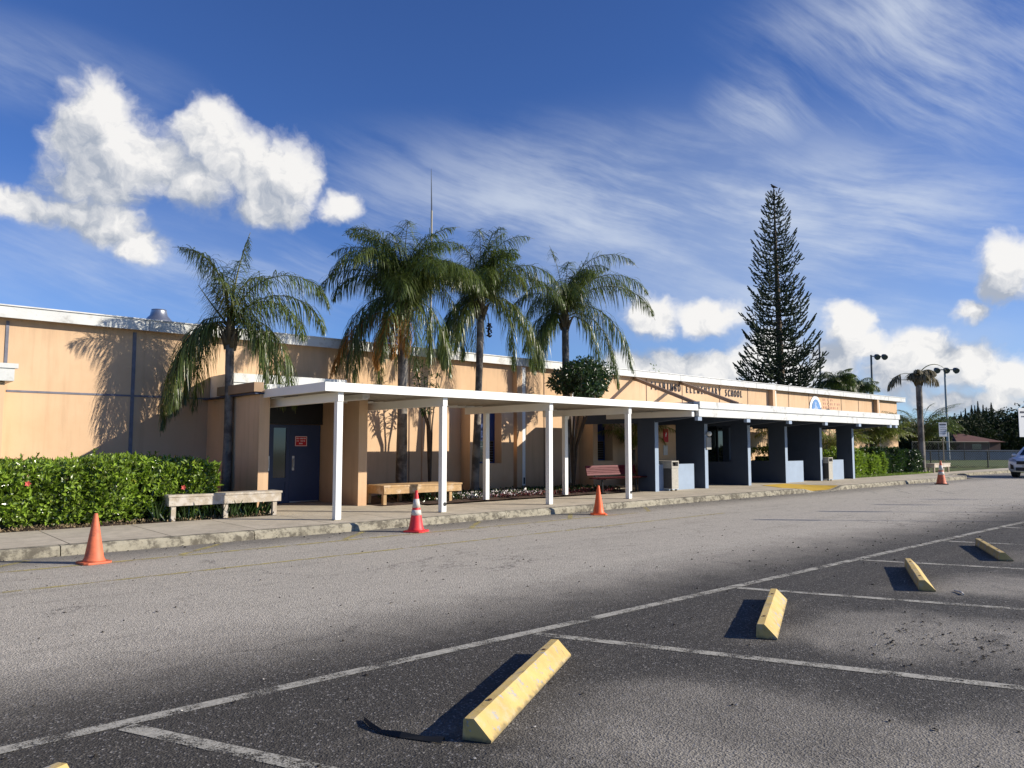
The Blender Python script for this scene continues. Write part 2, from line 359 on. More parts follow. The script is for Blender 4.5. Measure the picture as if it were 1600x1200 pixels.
def stop_paint():
    m = bpy.data.materials.new('worn yellow wheel stop paint'); m.use_nodes = True; t = m.node_tree; t.nodes.clear(); q = NB(t)
    out = q.n('ShaderNodeOutputMaterial'); pr = q.n('ShaderNodeBsdfPrincipled'); gp = q.n('ShaderNodeNewGeometry'); pos = gp.outputs['Position']
    c = q.v('SCALE', (.58, .42, .155), scale=q.ss(q.noise(pos, 3.0, 5, .65), .25, .75, .80, 1.12, 'LINEAR'))
    c = q.mix(q.m('MULTIPLY', q.ss(q.noise(pos, 9, 6, .7), .48, .66), .55), c, (.52, .44, .30, 1))
    sz = q.n('ShaderNodeSeparateXYZ'); q.inp(sz.inputs[0], pos)
    chip = q.ss(q.noise(pos, 7.5, 7, .72), .585, .61)
    c = q.mix(chip, c, (.40, .38, .34, 1))
    c = q.mix(q.m('MULTIPLY', q.ss(q.m('MULTIPLY_ADD', q.noise(pos, 16, 4), .06, sz.outputs[2]), .035, .065, 1, 0), .75), c, (.12, .10, .07, 1))
    scf = q.noise(q.v('MULTIPLY', pos, (30, 6, 6)), 1.0, 4, .6); c = q.mix(q.m('MULTIPLY', q.ss(scf, .60, .72), .45), c, (.14, .12, .09, 1))
    q.inp(pr.inputs['Base Color'], c); pr.inputs['Roughness'].default_value = .85; pr.inputs['Specular IOR Level'].default_value = .25
    bn = q.n('ShaderNodeBump'); bn.inputs['Strength'].default_value = .5; bn.inputs['Distance'].default_value = .004
    q.inp(bn.inputs['Height'], q.m('SUBTRACT', q.noise(pos, 60, 4, .7), chip)); t.links.new(bn.outputs[0], pr.inputs['Normal']); t.links.new(pr.outputs[0], out.inputs[0]); return m
M_yell = stop_paint()
M_rust = mat('rusty pin', (.10, .045, .025), .9)
M_ramp = mat('ramp paint', (.62, .40, .05), .8, .15, 3)
M_soil = mat('mulch', (.055, .032, .022), .95, .4, 14, bump=1, bscale=35)
M_grass = mat('grass field', (.075, .105, .022), .95, .25, .4, bump=.8, bscale=25, dirt=((.15, .14, .05), .25, .45, .7, .6))
M_wood = mat('weathered bench timber', (.40, .34, .26), .85, .25, 9, bump=.3, bscale=40, dirt=((.56, .52, .46), 5, .45, .62, .7))
M_wood2 = mat('tan bench timber', (.45, .29, .14), .85, .22, 9, bump=.3, bscale=40, dirt=((.62, .50, .36), 5, .5, .68, .7))
M_leafh = mat('hedge leaf', (.16, .235, .026), .26, .2, 2, transl=.22, island=.65, spec=.8, dirt=((.26, .20, .05), 7.0, .62, .70, .7))
M_leafp = mat('pale shrub leaf', (.20, .27, .05), .4, .2, 2, transl=.3, island=.4, spec=.5)
M_leafd = mat('dark leaf', (.032, .062, .016), .32, .25, 2, transl=.2, island=.5, spec=.6)
M_leaff = mat('far foliage', (.024, .034, .014), .8, .3, .15, transl=.10, island=.35, spec=.2)
M_leaffd = mat('far conifer foliage', (.020, .030, .016), .8, .3, .2, island=.4)
M_palm = mat('queen palm leaflet', (.080, .108, .026), .36, .22, 1.2, transl=.28, island=.55, spec=.55, dirt=((.16, .15, .035), .9, .52, .72, .6))
M_palmy = mat('yellow green palm leaflet', (.17, .19, .035), .4, .2, 1.2, transl=.32, island=.4, spec=.5)
M_dead = mat('dead palm leaflet', (.30, .13, .025), .7, .3, 3, transl=.25, island=.35)
M_deadg = mat('dry grey palm leaflet', (.14, .12, .075), .8, .3, 3, transl=.15, island=.35)
M_rachis = mat('palm rachis', (.14, .14, .045), .5, .2, 4)
M_shaft = mat('palm leaf bases', (.11, .085, .05), .8, .4, 8)
M_trunk = mat('palm trunk', (.21, .19, .165), .9, .3, 3, bump=.8, bscale=14, dirt=((.045, .04, .035), 2.2, .42, .60, .8))
M_bark = mat('bark', (.10, .075, .055), .9, .3, 8, bump=.7, bscale=20)
M_pine = mat('pine foliage cords', (.020, .034, .014), .75, .3, .6, island=.4)
M_orange = mat('orange cone plastic', (.78, .13, .035), .5, .08, 6, dirt=((.30, .07, .03), 9, .55, .75, .45))
M_orangeo = mat('faded cone plastic', (.62, .15, .07), .6, .15, 8, dirt=((.22, .08, .05), 9, .5, .7, .6))
M_redc = mat('red cone plastic', (.72, .04, .045), .5, .08, 6)
M_refl = mat('white reflective sleeve', (.60, .56, .49), .6, .05, 9, dirt=((.4, .35, .3), 14, .55, .7, .4))
M_rubber = mat('black rubber', (.02, .02, .02), .8, .1)
M_red = mat('dark red bench plastic', (.13, .007, .013), .6, .1, 5)
M_redsign = mat('red sign', (.55, .02, .03), .5)
M_black = mat('black paint', (.012, .012, .013), .5)
M_bin = mat('bin exposed aggregate', (.40, .38, .33), .9, .2, 20, bump=.5, bscale=80)
M_bind = mat('bin dark grey panel', (.07, .068, .063), .8, .15, 20)
M_sign = mat('white sign face', (.80, .80, .78), .5, .02)
M_post = mat('galvanised post', (.30, .27, .20), .6, .1, 5, metal=.3)
M_fence = mat('chain link wire', (.03, .035, .035), .6, metal=.3)
M_pole = mat('grey light pole', (.10, .11, .12), .5, metal=.3)
M_polel = mat('pale light pole', (.38, .40, .40), .5)
M_carw = mat('white car paint', (.78, .79, .80), .25, .01, 1, spec=.6, coat=.8)
M_plast = mat('car black plastic', (.018, .018, .02), .5)
M_tyre = mat('tyre', (.02, .02, .02), .85)
M_lens = mat('headlight lens', (.35, .37, .40), .08, spec=.9)
M_pink = mat('faded pink lettering', (.72, .36, .28), .8)
M_letter = mat('dark navy letter', (.018, .022, .045), .5)
M_emblem = mat('emblem blue', (.09, .24, .52), .6, .2, 6)
M_tile = mat('red roof tile', (.12, .05, .036), .85, .2, 2)
M_house = mat('house wall', (.14, .085, .07), .9)
M_bluewall = mat('blue grey site wall', (.115, .15, .20), .9, .2, .5)
M_flower = mat('red flower', (.50, .09, .07), .6, .2, 5)
M_flowerw = mat('small white flowers', (.75, .68, .68), .7, .15, 5, island=.3)
M_debris = mat('leaf litter', (.020, .016, .012), .9, .3, 20)
M_chip = mat('pale litter', (.55, .52, .46), .8)
M_lamp = mat('lamp housing', (.55, .55, .52), .5)
M_sleeve = mat('notice paper', (.62, .62, .60), .7)

# ------------------------------------------------------------------ ground
g = MB(); g.add([(-400, -200, -.035), (1500, -200, -.035), (1500, 1400, -.035), (-400, 1400, -.035)], [(0, 1, 2, 3)])
tag(g.build('ground', M_grass), kind='structure')
g = MB(); g.add([(-30, -12, 0), (58, -12, 0), (53, 13.0, 0), (49.5, 15.0, 0), (42, 14.2, 0), (42, 12.9, 0), (-30, 12.9, 0)], [tuple(range(7))])
tag(g.build('parking_lot', M_asph), kind='structure')
def strip(a, c, w_, z): # painted strip
    a, c = Vector((*a, 0)), Vector((*c, 0)); d = (c-a).normalized(); n = Vector((-d.y, d.x, 0))*w_/2; L = (c-a).length
    k = max(1, int(L/.5)); v = []; f = []
    rr = random.Random(int(a.x*97+a.y*31))
    for i in range(k+1):
        p = a+(c-a)*i/k; j = (rr.random()-.5)*.012
        v += [(p.x+n.x*(1+j), p.y+n.y*(1+j), z), (p.x-n.x*(1+j), p.y-n.y*(1+j), z)]
    for i in range(k): f.append((2*i, 2*i+1, 2*i+3, 2*i+2))
    return v, f
g = MB(); g.add(*strip((-6, 4.93), (34, 4.86), .11, .004))
for x0 in (-1.92, 1.30, 4.55, 7.72, 10.9, 14.08, 17.3, 20.5, 23.7, 26.9):
    g.add(*strip((x0+.03, 4.84), (x0+.03+2.35, 4.84-5.3), .11, .004))
for (x0, y0) in ((26.3, 11.0), (27.0, 10.2), (28.0, 9.2), (29.3, 11.4), (31.6, 11.2)):
    g.add(*strip((x0, y0), (x0+1.8, y0+1.2), .12, .004))
tag(g.build('parking_line', M_line), kind='structure')
g = MB(); g.add(*strip((-6, 11.62), (14.5, 11.72), .10, .004)); g.add(*strip((-4, 10.0), (16, 10.3), .08, .004))
for x0 in (1.2, 3.9, 6.6, 9.4, 12.2, 15.0): g.add(*strip((x0+.9, 12.62), (x0, 11.78), .10, .004))
tag(g.build('kerbside_marking', M_liney), kind='structure')

# sidewalk: concrete slabs with real joints, the kerb stone in front, a ramp dip at the crossing
JX = [-9+1.46*i for i in range(-6, 36)]
def dip(x, y):
    t_ = 1-min(1, max(0, (abs(x-26.3)-.75)/.8)); q_ = max(0, min(1, (15.0-y)/2.0)); return .15-.14*t_*q_
g = MB()
for i in range(len(JX)-1):
    xa, xb = JX[i]+.007, JX[i+1]-.007
    if xb > 41: continue
    xb_ = xb
    for (ya, yb) in ((13.0, 15.36),):
        n = 4
        for u in range(n):
            for v_ in range(4):
                x0 = xa+(xb_-xa)*u/n; x1 = xa+(xb_-xa)*(u+1)/n; y0 = ya+(yb-ya)*v_/4; y1 = ya+(yb-ya)*(v_+1)/4
                g.add([(x0, y0, dip(x0, y0)), (x1, y0, dip(x1, y0)), (x1, y1, dip(x1, y1)), (x0, y1, dip(x0, y1))], [(0, 1, 2, 3)])
g.box(7.05, 9.9, 15.37, 18.42, .0, .15)
g.box(9.91, 10.9, 15.37, 15.9, .0, .149)
g.box(19.62, 34.4, 15.37, 19.4, .0, .15)
g.add([(40.9, 13.0, .15), (41.6, 13.5, .15), (42.2, 14.1, .15), (44, 14.4, .15), (62, 14.0, .15), (62, 15.6, .15), (40.9, 15.6, .15)], [tuple(range(7))])
tag(g.build('sidewalk', M_walk), kind='structure')
g = B(-18, 62, 13.02, 15.34, .0, .125)
g = MB(); g.add([(-18, 13.0, .10), (25, 13.0, .10), (25, 15.36, .10), (-18, 15.36, .10)], [(0, 1, 2, 3)]); g.add([(28, 13.0, .10), (41, 13.0, .10), (41, 15.36, .10), (28, 15.36, .10)], [(0, 1, 2, 3)])
tag(g.build('joint_bed', mat('joint dirt', (.05, .045, .04), .9)), kind='structure')  # dark dirt filling the slab joints
g = MB(); KJ = [-18, -13.5, -10.5, -7.5, -4.6, -1.9, .9, 2.53, 5.46, 8.6, 11.24, 14.1, 17.2, 20.2, 23.2, 24.9]
def kerb_seg(xa, xb):
    n = max(2, int((xb-xa)/.35)); rr = random.Random(int(xa*10)); prof = [(12.80, -.02), (12.815, .10), (12.85, .148), (12.99, .152)]
    vv = []; ff = []
    for i in range(n+1):
        x = xa+(xb-xa)*i/n
        for j, (y, z) in enumerate(prof):
            zz = z if z < 0 else min(z+rr.uniform(-.004, .004), dip(x, 13.0)+.003+(.0 if j > 1 else -.04))
            vv.append((x, y+rr.uniform(-.008, .008)*(j < 3), max(zz, -.02 if j == 0 else .004)))
    m_ = len(prof)
    for i in range(n):
        for j in range(m_-1): ff.append((i*m_+j, (i+1)*m_+j, (i+1)*m_+j+1, i*m_+j+1))
    ff.append(tuple(range(m_))); ff.append(tuple(n*m_+j for j in range(m_-1, -1, -1)))
    return vv, ff
for a_, c_ in zip(KJ[:-1], KJ[1:]): g.add(*kerb_seg(a_+.008, c_-.008))
g.add(*kerb_seg(24.9, 27.9))
for a_, c_ in ((27.9, 30.2), (30.2, 32.8), (32.8, 35.4), (35.4, 38), (38, 40.6)): g.add(*kerb_seg(a_+.01, c_-.01))
pts = [(40.6, 12.80), (41.2, 12.95), (41.8, 13.35), (42.3, 13.95), (44, 14.25), (62, 13.9)]
for p, q_ in zip(pts[:-1], pts[1:]):
    d_ = (Vector((*q_, 0))-Vector((*p, 0))).normalized(); n_ = Vector((-d_.y, d_.x, 0))*.2
    g.add([(p[0], p[1], -.02), (q_[0], q_[1], -.02), (q_[0], q_[1], .152), (p[0], p[1], .152), (p[0]+n_.x, p[1]+n_.y, .152), (q_[0]+n_.x, q_[1]+n_.y, .152)], [(0, 1, 2, 3), (3, 2, 5, 4)])
tag(g.build('kerb', M_kerb), kind='structure')
g = MB()
for i in range(6):
    for j in range(4):
        def rp(i_, j_):
            y = 13.01+(14.9-13.01)*j_/4; xl = 25.35+.10*(j_/4)*3; xr = 27.75-.4*j_/4; x = xl+(xr-xl)*i_/6; return (x, y, dip(x, y)+.012)
        g.add([rp(i, j), rp(i+1, j), rp(i+1, j+1), rp(i, j+1)], [(0, 1, 2, 3)])
tag(g.build('ramp_paint', M_ramp), kind='structure')
# planting beds: low rough soil
def bed(name, x0, x1, y0, y1, z, m, seed):
    rr = random.Random(seed); nx, ny = int((x1-x0)/.22)+1, int((y1-y0)/.22)+1; g_ = MB(); v = []; f = []
    for i in range(nx+1):
        for j in range(ny+1):
            e_ = 0 if i in (0, nx) or j in (0, ny) else 1
            v.append((x0+(x1-x0)*i/nx, y0+(y1-y0)*j/ny, z+e_*rr.uniform(0, .06)))
    for i in range(nx):
        for j in range(ny): a_ = i*(ny+1)+j; f.append((a_, a_+ny+1, a_+ny+2, a_+1))
    g_.add(v, f); return tag(g_.build(name, m), kind='structure')
bed('planting_bed', -18, 7.04, 15.37, 19.46, .12, M_soil, 1)
bed('planting_bed', 10.0, 19.6, 15.92, 19.46, .13, M_soil, 2)
bed('garden_lawn', 34.42, 62, 15.62, 30, .12, M_grass, 3)

# ------------------------------------------------------------------ school building
bld = thing('school_building', 'long low tan stucco school building with white metal roof fascia behind the palms', 'building', (2.5, 19.5, 0))
wl = MB()
def holed(y, xa, xb, z0, z1, holes, depth=.5):
    xs = xa
    for (h0, h1, s0, s1) in holes:
        wl.box(xs, h0, y, y+depth, z0, z1)
        wl.box(h0, h1, y, y+depth, z0, s0); wl.box(h0, h1, y, y+depth, s1, z1); xs = h1
    wl.box(xs, xb, y, y+depth, z0, z1)
wl.box(-24, 7.2, 19.5, 19.9, 0, 4.42)
wl.box(-24, 2.5, 18.5, 19.498, 0, 2.93)
wl.box(7.2, 50.0, 19.502, 19.9, 0, 4.42)
wl.box(-24, 50.0, 33.6, 34, 0, 4.42); wl.box(49.6, 50.0, 19.9, 33.6, 0, 4.42); wl.box(-24, -23.6, 19.9, 33.6, 0, 4.42)
holed(19.0, 15.12, 16.98, 0, 3.15, [(15.45, 16.45, 1.03, 2.92)], .498)
holed(18.8, 20.72, 23.3, 0, 3.15, [(20.97, 21.82, 1.05, 2.92)], .698)
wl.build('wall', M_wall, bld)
# pilasters beside the downspouts
for x in (17.40, 34.45, 46.55): B(x-.02, x+.22, 19.26, 19.498, .1, 4.38).build('pilaster', M_wall, bld)
B(-24.3, 50.7, 19.30, 34.3, 4.41, 4.59).build('roof', M_roof, bld)
g = B(-24.4, 50.75, 19.25, 19.298, 4.37, 4.62); g.box(50.702, 50.75, 19.30, 34.3, 4.37, 4.62)
fs = g.build('fascia', M_fascia, bld)
g = B(-24.42, 50.78, 19.22, 19.32, 4.622, 4.65)
g.build('drip_edge', M_roofedge, fs)
M_seam = mat('fascia seam', (.32, .32, .31), .6)
for i in range(24): x = -22+3.05*i; B(x, x+.02, 19.244, 19.2495, 4.372, 4.618).build('seam', M_seam, fs)
# left wing edge
g = B(-24, 2.64, 18.36, 18.498, 2.94, 3.20); g.box(-24, 2.70, 18.33, 18.50, 3.202, 3.30); g.box(2.50, 2.64, 18.5, 19.49, 2.94, 3.20)
g.build('wing_fascia', M_fascia, bld)
B(-24, 2.5, 18.5, 19.49, 3.0, 3.19).build('wing_roof', M_roof, bld)
# joints
g = B(5.16, 5.24, 19.485, 19.5, .1, 4.33); g.box(2.60, 2.66, 19.485, 19.5, 3.3, 4.33); g.box(2.67, 7.3, 19.487, 19.499, 2.78, 2.825)
g.build('joint_strip', M_joint, bld)
for x in (13.12, 18.9, 24.77, 27.24, 30.1, 32.5, 36.4, 38.55, 40.75, 42.3, 44.5): B(x-.018, x+.018, 19.488, 19.501, .2, 4.38).build('panel_joint', M_jointb, bld)
for x, y in ((17.70, 19.39), (20.3, 19.5), (34.72, 19.42), (46.82, 19.42), (7.33, 19.49)):
    lo = 2.0 if x == 7.33 else .45
    top = 2.75 if x == 7.33 else 4.33
    wd = .03 if x == 7.33 else .07
    d_ = MB(); d_.box(x-wd, x+wd, y-.13, y-.005, .25 if x != 7.33 else .15, top)
    dd = d_.build('downspout', M_white, bld, bevel=.008)
    if x < 21 and x > 10: B(x-.03, x+.04, y-.134, y-.131, .30, .52).build('outlet', M_black, dd)
ob_ = B(10.02, 10.16, 19.46, 19.499, .42, .54).build('outlet_box', M_sign, bld)
MB().tube([(13.6, 19.48, .3), (13.6, 19.48, 2.9)], .014, 6).build('conduit', M_wall, bld)
# windows
def window(x0, x1, y, z0, z1):
    f = MB(); t_ = .05
    for a_, c_, e_, h_ in ((x0, x0+t_, z0, z1), (x1-t_, x1, z0, z1), (x0+t_, x1-t_, z0, z0+t_), (x0+t_, x1-t_, z1-t_, z1), (x0+t_, x1-t_, 1.78, 1.84)):
        f.box(a_, c_, y, y+.06, e_, h_)
    fr = f.build('window', M_winblue, bld)
    B(x0+t_, x1-t_, y+.02, y+.03, 1.84, z1-t_).build('panel', M_winblue, fr)
    B(x0+t_, x1-t_, y+.02, y+.03, z0+t_, 1.78).build('pane', M_glass, fr)
    lv = MB()
    for k in range(8): z = z0+.12+k*.085; lv.bar((x0+t_, y+.005, z), (x1-t_, y+.005, z), .03, .008)
    lv.build('louvre', mat('louvre', (.16, .18, .20), .4), fr)
    B(x0-.03, x1+.03, y-.32, y-.001, z0-.05, z0).build('sill', M_wall, bld)
window(15.452, 16.448, 19.35, 1.035, 2.918)
window(20.972, 21.818, 19.2, 1.055, 2.918)
# roof braces that hold the pavilion roof
for (ax_, az_, bx_, by_) in ((23.95, 4.33, 22.35, 15.45), (27.1, 4.33, 23.9, 14.75)):
    g = MB(); g.bar((ax_, 19.48, az_), (bx_, by_, 3.10), .09, .12)
    br = g.build('brace', mat('brown brace paint', (.24, .17, .12), .7), bld)
    B(bx_-.14, bx_+.14, by_-.12, by_+.14, 3.06, 3.11).build('bracket', M_jointb, br)
# entrance porch block (part of the building)
pw_ = MB(); pw_.box(6.98, 7.22, 16.3, 19.49, .1, 2.76); pw_.box(9.56, 9.80, 16.4, 19.49, .1, 2.76); pw_.box(7.221, 9.559, 18.30, 18.5, 2.16, 2.755)
pw_.box(9.60, 9.95, 17.3, 19.49, .1, 2.90)
pw_.build('porch_wall', M_wall, bld)
B(7.221, 9.559, 18.27, 18.299, 2.16, 2.75).build('transom_panel', M_black, bld)
g = B(6.85, 10.0, 16.25, 19.49, 2.765, 2.80); g.build('porch_ceiling', M_door, bld)
B(6.80, 7.02, 16.2, 18.4, 2.81, 3.02).build('porch_beam', mat('brown fascia board', (.30, .20, .12), .8), bld)
g = B(7.03, 10.15, 18.40, 19.48, 2.81, 3.37); g.box(7.03, 10.3, 18.36, 18.398, 3.18, 3.40)
g.box(7.03, 9.95, 16.95, 18.34, 2.81, 2.98); g.box(7.03, 10.0, 16.9, 16.948, 2.81, 3.05)
g.build('porch_roof', M_fascia, bld)
def door(x0, x1, glass, hx):
    f = MB(); y = 18.36
    if glass:
        f.box(x0, x0+.30, y, y+.05, .16, 2.15); f.box(x1-.10, x1, y, y+.05, .16, 2.15)
        f.box(x0+.30, x1-.10, y, y+.05, .16, .30); f.box(x0+.30, x1-.10, y+.02, y+.04, .30, .70); f.box(x0+.30, x1-.10, y, y+.05, .70, .80); f.box(x0+.30, x1-.10, y, y+.05, 2.07, 2.15)
    else:
        f.box(x0, x1, y, y+.05, .16, 2.15)
    d_ = f.build('door', M_door, bld)
    if glass: B(x0+.301, x1-.101, y+.02, y+.03, .80, 2.07).build('pane', M_glass, d_)
    h = B(hx-.03, hx+.03, y-.006, y, .98, 1.35); h.tube([(hx, y-.006, 1.28), (hx, y-.05, 1.25), (hx, y-.05, 1.08), (hx, y-.006, 1.05)], .012, 6)
    h.build('handle', M_steel, d_)
    if not glass: B(x0+.02, x1-.02, y-.003, y, .165, .19).build('kick_strip', M_steel, d_)
door(7.95, 8.69, True, 8.12); door(8.695, 9.54, False, 8.79); B(7.23, 7.945, 18.36, 18.41, .16, 2.15).build('fixed_panel', M_door, bld)
B(7.225, 9.555, 18.42, 18.46, .15, 2.16).build('door_frame', M_black, bld)
# entry vestibule behind the pavilion
g = MB(); g.box(23.32, 24.9, 17.9, 19.49, .15, 2.9); g.box(24.901, 26.0, 18.2, 19.49, .15, 2.9); g.box(26.001, 31.2, 19.0, 19.49, .15, 2.9)
g.build('vestibule_wall', M_wall, bld)
B(24.95, 25.95, 18.16, 18.199, .16, 2.6).build('vestibule_door', M_door, bld)
sf = B(26.05, 31.15, 18.985, 18.998, .16, 2.85).build('storefront', M_glass, bld)
g = MB()
for x in (26.03, 27.0, 28.0, 29.0, 30.0, 31.1): g.box(x, x+.07, 18.94, 18.984, .16, 2.85)
g.build('frame', M_black, sf)
B(23.3, 31.25, 18.302, 19.497, 2.905, 2.95).build('vestibule_roof', M_fascia, bld)
# roof vent, mast
v_ = thing('roof_vent', 'round galvanised metal exhaust vent on the flat roof above the left wall', 'vent', (6.17, 21, 4.6))
MB().lathe([(.36, 0), (.36, .06), (.26, .08), (.26, .20)], (6.17, 21, 4.6), 28).build('base', M_steel, v_, smooth=True)
MB().lathe([(.38, .20), (.38, .23), (.33, .32), (.22, .44), (.19, .56), (.185, .60)], (6.17, 21, 4.6), 28).build('hood', M_steel, v_, smooth=True)
a_ = thing('radio_mast', 'tall thin radio mast rising above the roof between the palms', 'antenna', (17.1, 24, 4.6))
MB().tube([(17.1, 24, 4.6), (17.1, 24, 10.9)], .038, 10).build('tube', M_post, a_)
MB().tube([(17.1, 24, 10.9), (17.08, 24, 11.7), (17.06, 24, 12.6)], [.03, .02, .008], 8).build('aerial', M_pole, a_)

# lettering, emblem
sg = thing('school_name_sign', 'raised dark letters spelling the school name high on the tan wall', 'sign', (24.9, 19.45, 3.9))
def text_mesh(name, s_, size, x, y, z, w_scale, m, parent, ext=.012, tilt=0, ctr=True):
    cu = bpy.data.curves.new('tmp', 'FONT'); cu.body = s_; cu.size = size; cu.extrude = ext; cu.offset = .004*size
    ob = bpy.data.objects.new('tmp', cu); col.objects.link(ob); dg = bpy.context.evaluated_depsgraph_get()
    me = bpy.data.meshes.new_from_object(ob.evaluated_get(dg)); wdt = max(v.co.x for v in me.vertices); bpy.data.objects.remove(ob)
    cxm = (min(v.co.x for v in me.vertices)+wdt)/2 if ctr else 0; mb = MB(); mb.v = [(x+(v.co.x-cxm)*w_scale, y-v.co.z, z+v.co.y) for v in me.vertices]; mb.f = [tuple(p.vertices) for p in me.polygons]
    return mb.build(name, m, parent), wdt*w_scale
def word(s_, x0, x1, zc, h):
    n = len(s_); step = (x1-x0)/n
    for i, ch in enumerate(s_):
        w_ = {'M': .46, 'N': .52, 'G': .50, 'O': .48, 'I': .9, 'C': .54}.get(ch, .58)
        text_mesh('letter', ch, h*1.38, x0+(i+.5)*step, 19.478, zc-h/2, w_, M_letter, sg)
word('FLAMINGO', 25.0, 27.15, 4.10, .33); word('ELEMENTARY', 27.45, 30.25, 4.08, .33); word('SCHOOL', 30.5, 32.05, 4.06, .33)
em = thing('school_emblem', 'egg shaped white emblem with blue centre on the tan wall right of the lettering', 'emblem', (39.15, 19.48, 3.2))
def egg(cx, cz, a, h, y0, y1, n=28):
    p = []
    for k in range(n):
        t_ = 2*PI*k/n; z = math.sin(t_); p.append((cx+a*math.cos(t_)*(1-.16*z), cz+h*z))
    return MB().prism(p, (0, y0, 0), (1, 0, 0), (0, 0, 1), (0, y1-y0, 0))
egg(39.2, 3.66, .66, .62, 19.46, 19.49).build('rim', M_sign, em)
egg(39.22, 3.64, .46, .46, 19.44, 19.459).build('disc', M_emblem, em)
g = MB(); rr = random.Random(4)
for k in range(9):
    z = 3.4+.06*k; wv_ = .12+.10*math.sin(k*.7); g.box(39.2-wv_-.1*rr.random(), 39.2+wv_, 19.432, 19.439, z, z+.022)
g.tube([(38.95, 19.43, 3.42), (39.15, 19.43, 3.50), (39.4, 19.43, 3.42)], .03, 6)
g.build('motif', mat('emblem white', (.7, .75, .8), .6), em)
pk = thing('motto_lettering', 'rows of small faded pink lettering beside the egg shaped emblem', 'lettering', (40.3, 19.48, 3.3))
rr = random.Random(9)
for r_, (xa, xb) in enumerate(((40.15, 41.35), (40.15, 42.1), (40.15, 42.0), (40.15, 41.3), (40.2, 41.2))):
    z = 4.18-.21*r_; x = xa
    while x < xb:
        w_ = .13; k_ = rr.randint(1, 3); p_ = [(0, -.12), (0, 0), (.09, 0), (.09, -.03), (.03, -.03), (.03, -.045), (.08, -.045), (.08, -.075), (.03, -.075), (.03, -.12)]
        if k_ == 2: p_ = [(0, -.12), (0, 0), (.03, 0), (.03, -.09), (.09, -.09), (.09, -.12)]
        if k_ == 3: p_ = [(.03, -.12), (.03, -.03), (0, -.03), (0, 0), (.09, 0), (.09, -.03), (.06, -.03), (.06, -.12)]
        MB().prism(p_, (x, 19.485, z), (1, 0, 0), (0, 0, 1), (0, .007, 0)).build('letter', M_pink, pk)
        x += w_*1.5+(.12 if rr.random() < .2 else 0)
ds = thing('door_notice', 'small red notice with white border screwed to the right hand blue door', 'sign', (8.97, 18.355, 1.65))
B(8.83, 9.16, 18.350, 18.359, 1.60, 1.86).build('plate', M_redsign, ds)
g = MB(); rr = random.Random(2)
for a0, a1, b0, b1 in ((8.835, 9.155, 1.605, 1.617), (8.835, 9.155, 1.843, 1.855), (8.835, 8.847, 1.618, 1.842), (9.143, 9.155, 1.618, 1.842)): g.box(a0, a1, 18.346, 18.349, b0, b1)
for z, segs in ((1.80, ((8.87, 8.94), (8.97, 9.12))), (1.735, ((8.87, 8.95), (8.98, 9.12))), (1.67, ((8.94, 9.05),))):
    for xa, xb in segs:
        x = xa
        while x < xb-.01: g.box(x, x+.006, 18.346, 18.349, z-.018, z+.018); g.box(x+.0062, x+.017, 18.346, 18.349, z+.010*(1 if rr.random() < .5 else -1)-.004, z+.010+.004*rr.random()); x += .026
g.build('lettering', M_sign, ds)

# ------------------------------------------------------------------ white walkway canopy
wc = thing('walkway_canopy', 'long flat white metal walkway canopy on slim square posts in front of the palms', 'canopy', (7.05, 13.45, .15))
X0, X1, Y0, Y1 = 7.06, 19.56, 13.42, 17.05
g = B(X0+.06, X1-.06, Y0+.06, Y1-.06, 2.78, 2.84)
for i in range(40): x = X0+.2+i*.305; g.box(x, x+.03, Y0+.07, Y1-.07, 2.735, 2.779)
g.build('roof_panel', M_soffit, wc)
g = B(X0, X1, Y0, Y0+.058, 2.685, 2.865); g.box(X0, X1, Y1-.058, Y1, 2.685, 2.865); g.box(X0, X0+.058, Y0+.059, Y1-.059, 2.685, 2.865); g.box(X1-.058, X1, Y0+.059, Y1-.059, 2.685, 2.865)
g.build('fascia', M_white, wc, bevel=.004)
PX = [7.46, 10.05, 13.36, 16.44]
for i, x in enumerate(PX+[19.42]):
    B(x-.06, x+.06, Y0+.10, Y1-.09, 2.50, 2.684).build('cross_beam', M_white, wc)
    if i < 4:
        p = B(x-.065, x+.065, 13.54, 13.67, .15, 2.499).build('post', M_white, wc, bevel=.006)
        bp = B(x-.11, x+.11, 13.50, 13.71, .1505, .160); bp.build('base_plate', M_post, p)
        if i in (1, 3): MB().tube([(x+.02, 13.536, .33), (x+.02, 13.539, .33)], .045, 14).build('outlet', M_black, p)
    if i in (2, 3): B(x-.16, x-.03, 15.90, 16.03, .15, 2.499).build('post', M_white, wc, bevel=.006)
for (x, y) in ((8.1, 15.6), (8.5, 14.9)):
    f_ = thing('strip_light', 'white strip light under the canopy near the doors, %s' % ('nearer the building wall' if y > 15.2 else 'nearer the front post'), 'light', (x, y, 2.66))
    B(x-.09, x+.09, y-.6, y+.6, 2.645, 2.73).build('housing', M_lamp, f_)
    B(x-.07, x+.07, y-.57, y+.57, 2.615, 2.644).build('diffuser', M_sleeve, f_)
lp = thing('security_lamp', 'small grey security lamp hanging under the canopy above the first litter bin', 'lamp', (20.0, 15.5, 2.55))
MB().tube([(19.3, 15.0, 2.66), (19.6, 15.2, 2.72), (19.95, 15.45, 2.70), (20.0, 15.5, 2.64)], .012, 6).build('conduit', M_lamp, lp)
MB().lathe([(.06, 0), (.11, -.03), (.12, -.16), (.09, -.20)], (20.0, 15.5, 2.64), 14).build('shade', M_lamp, lp)

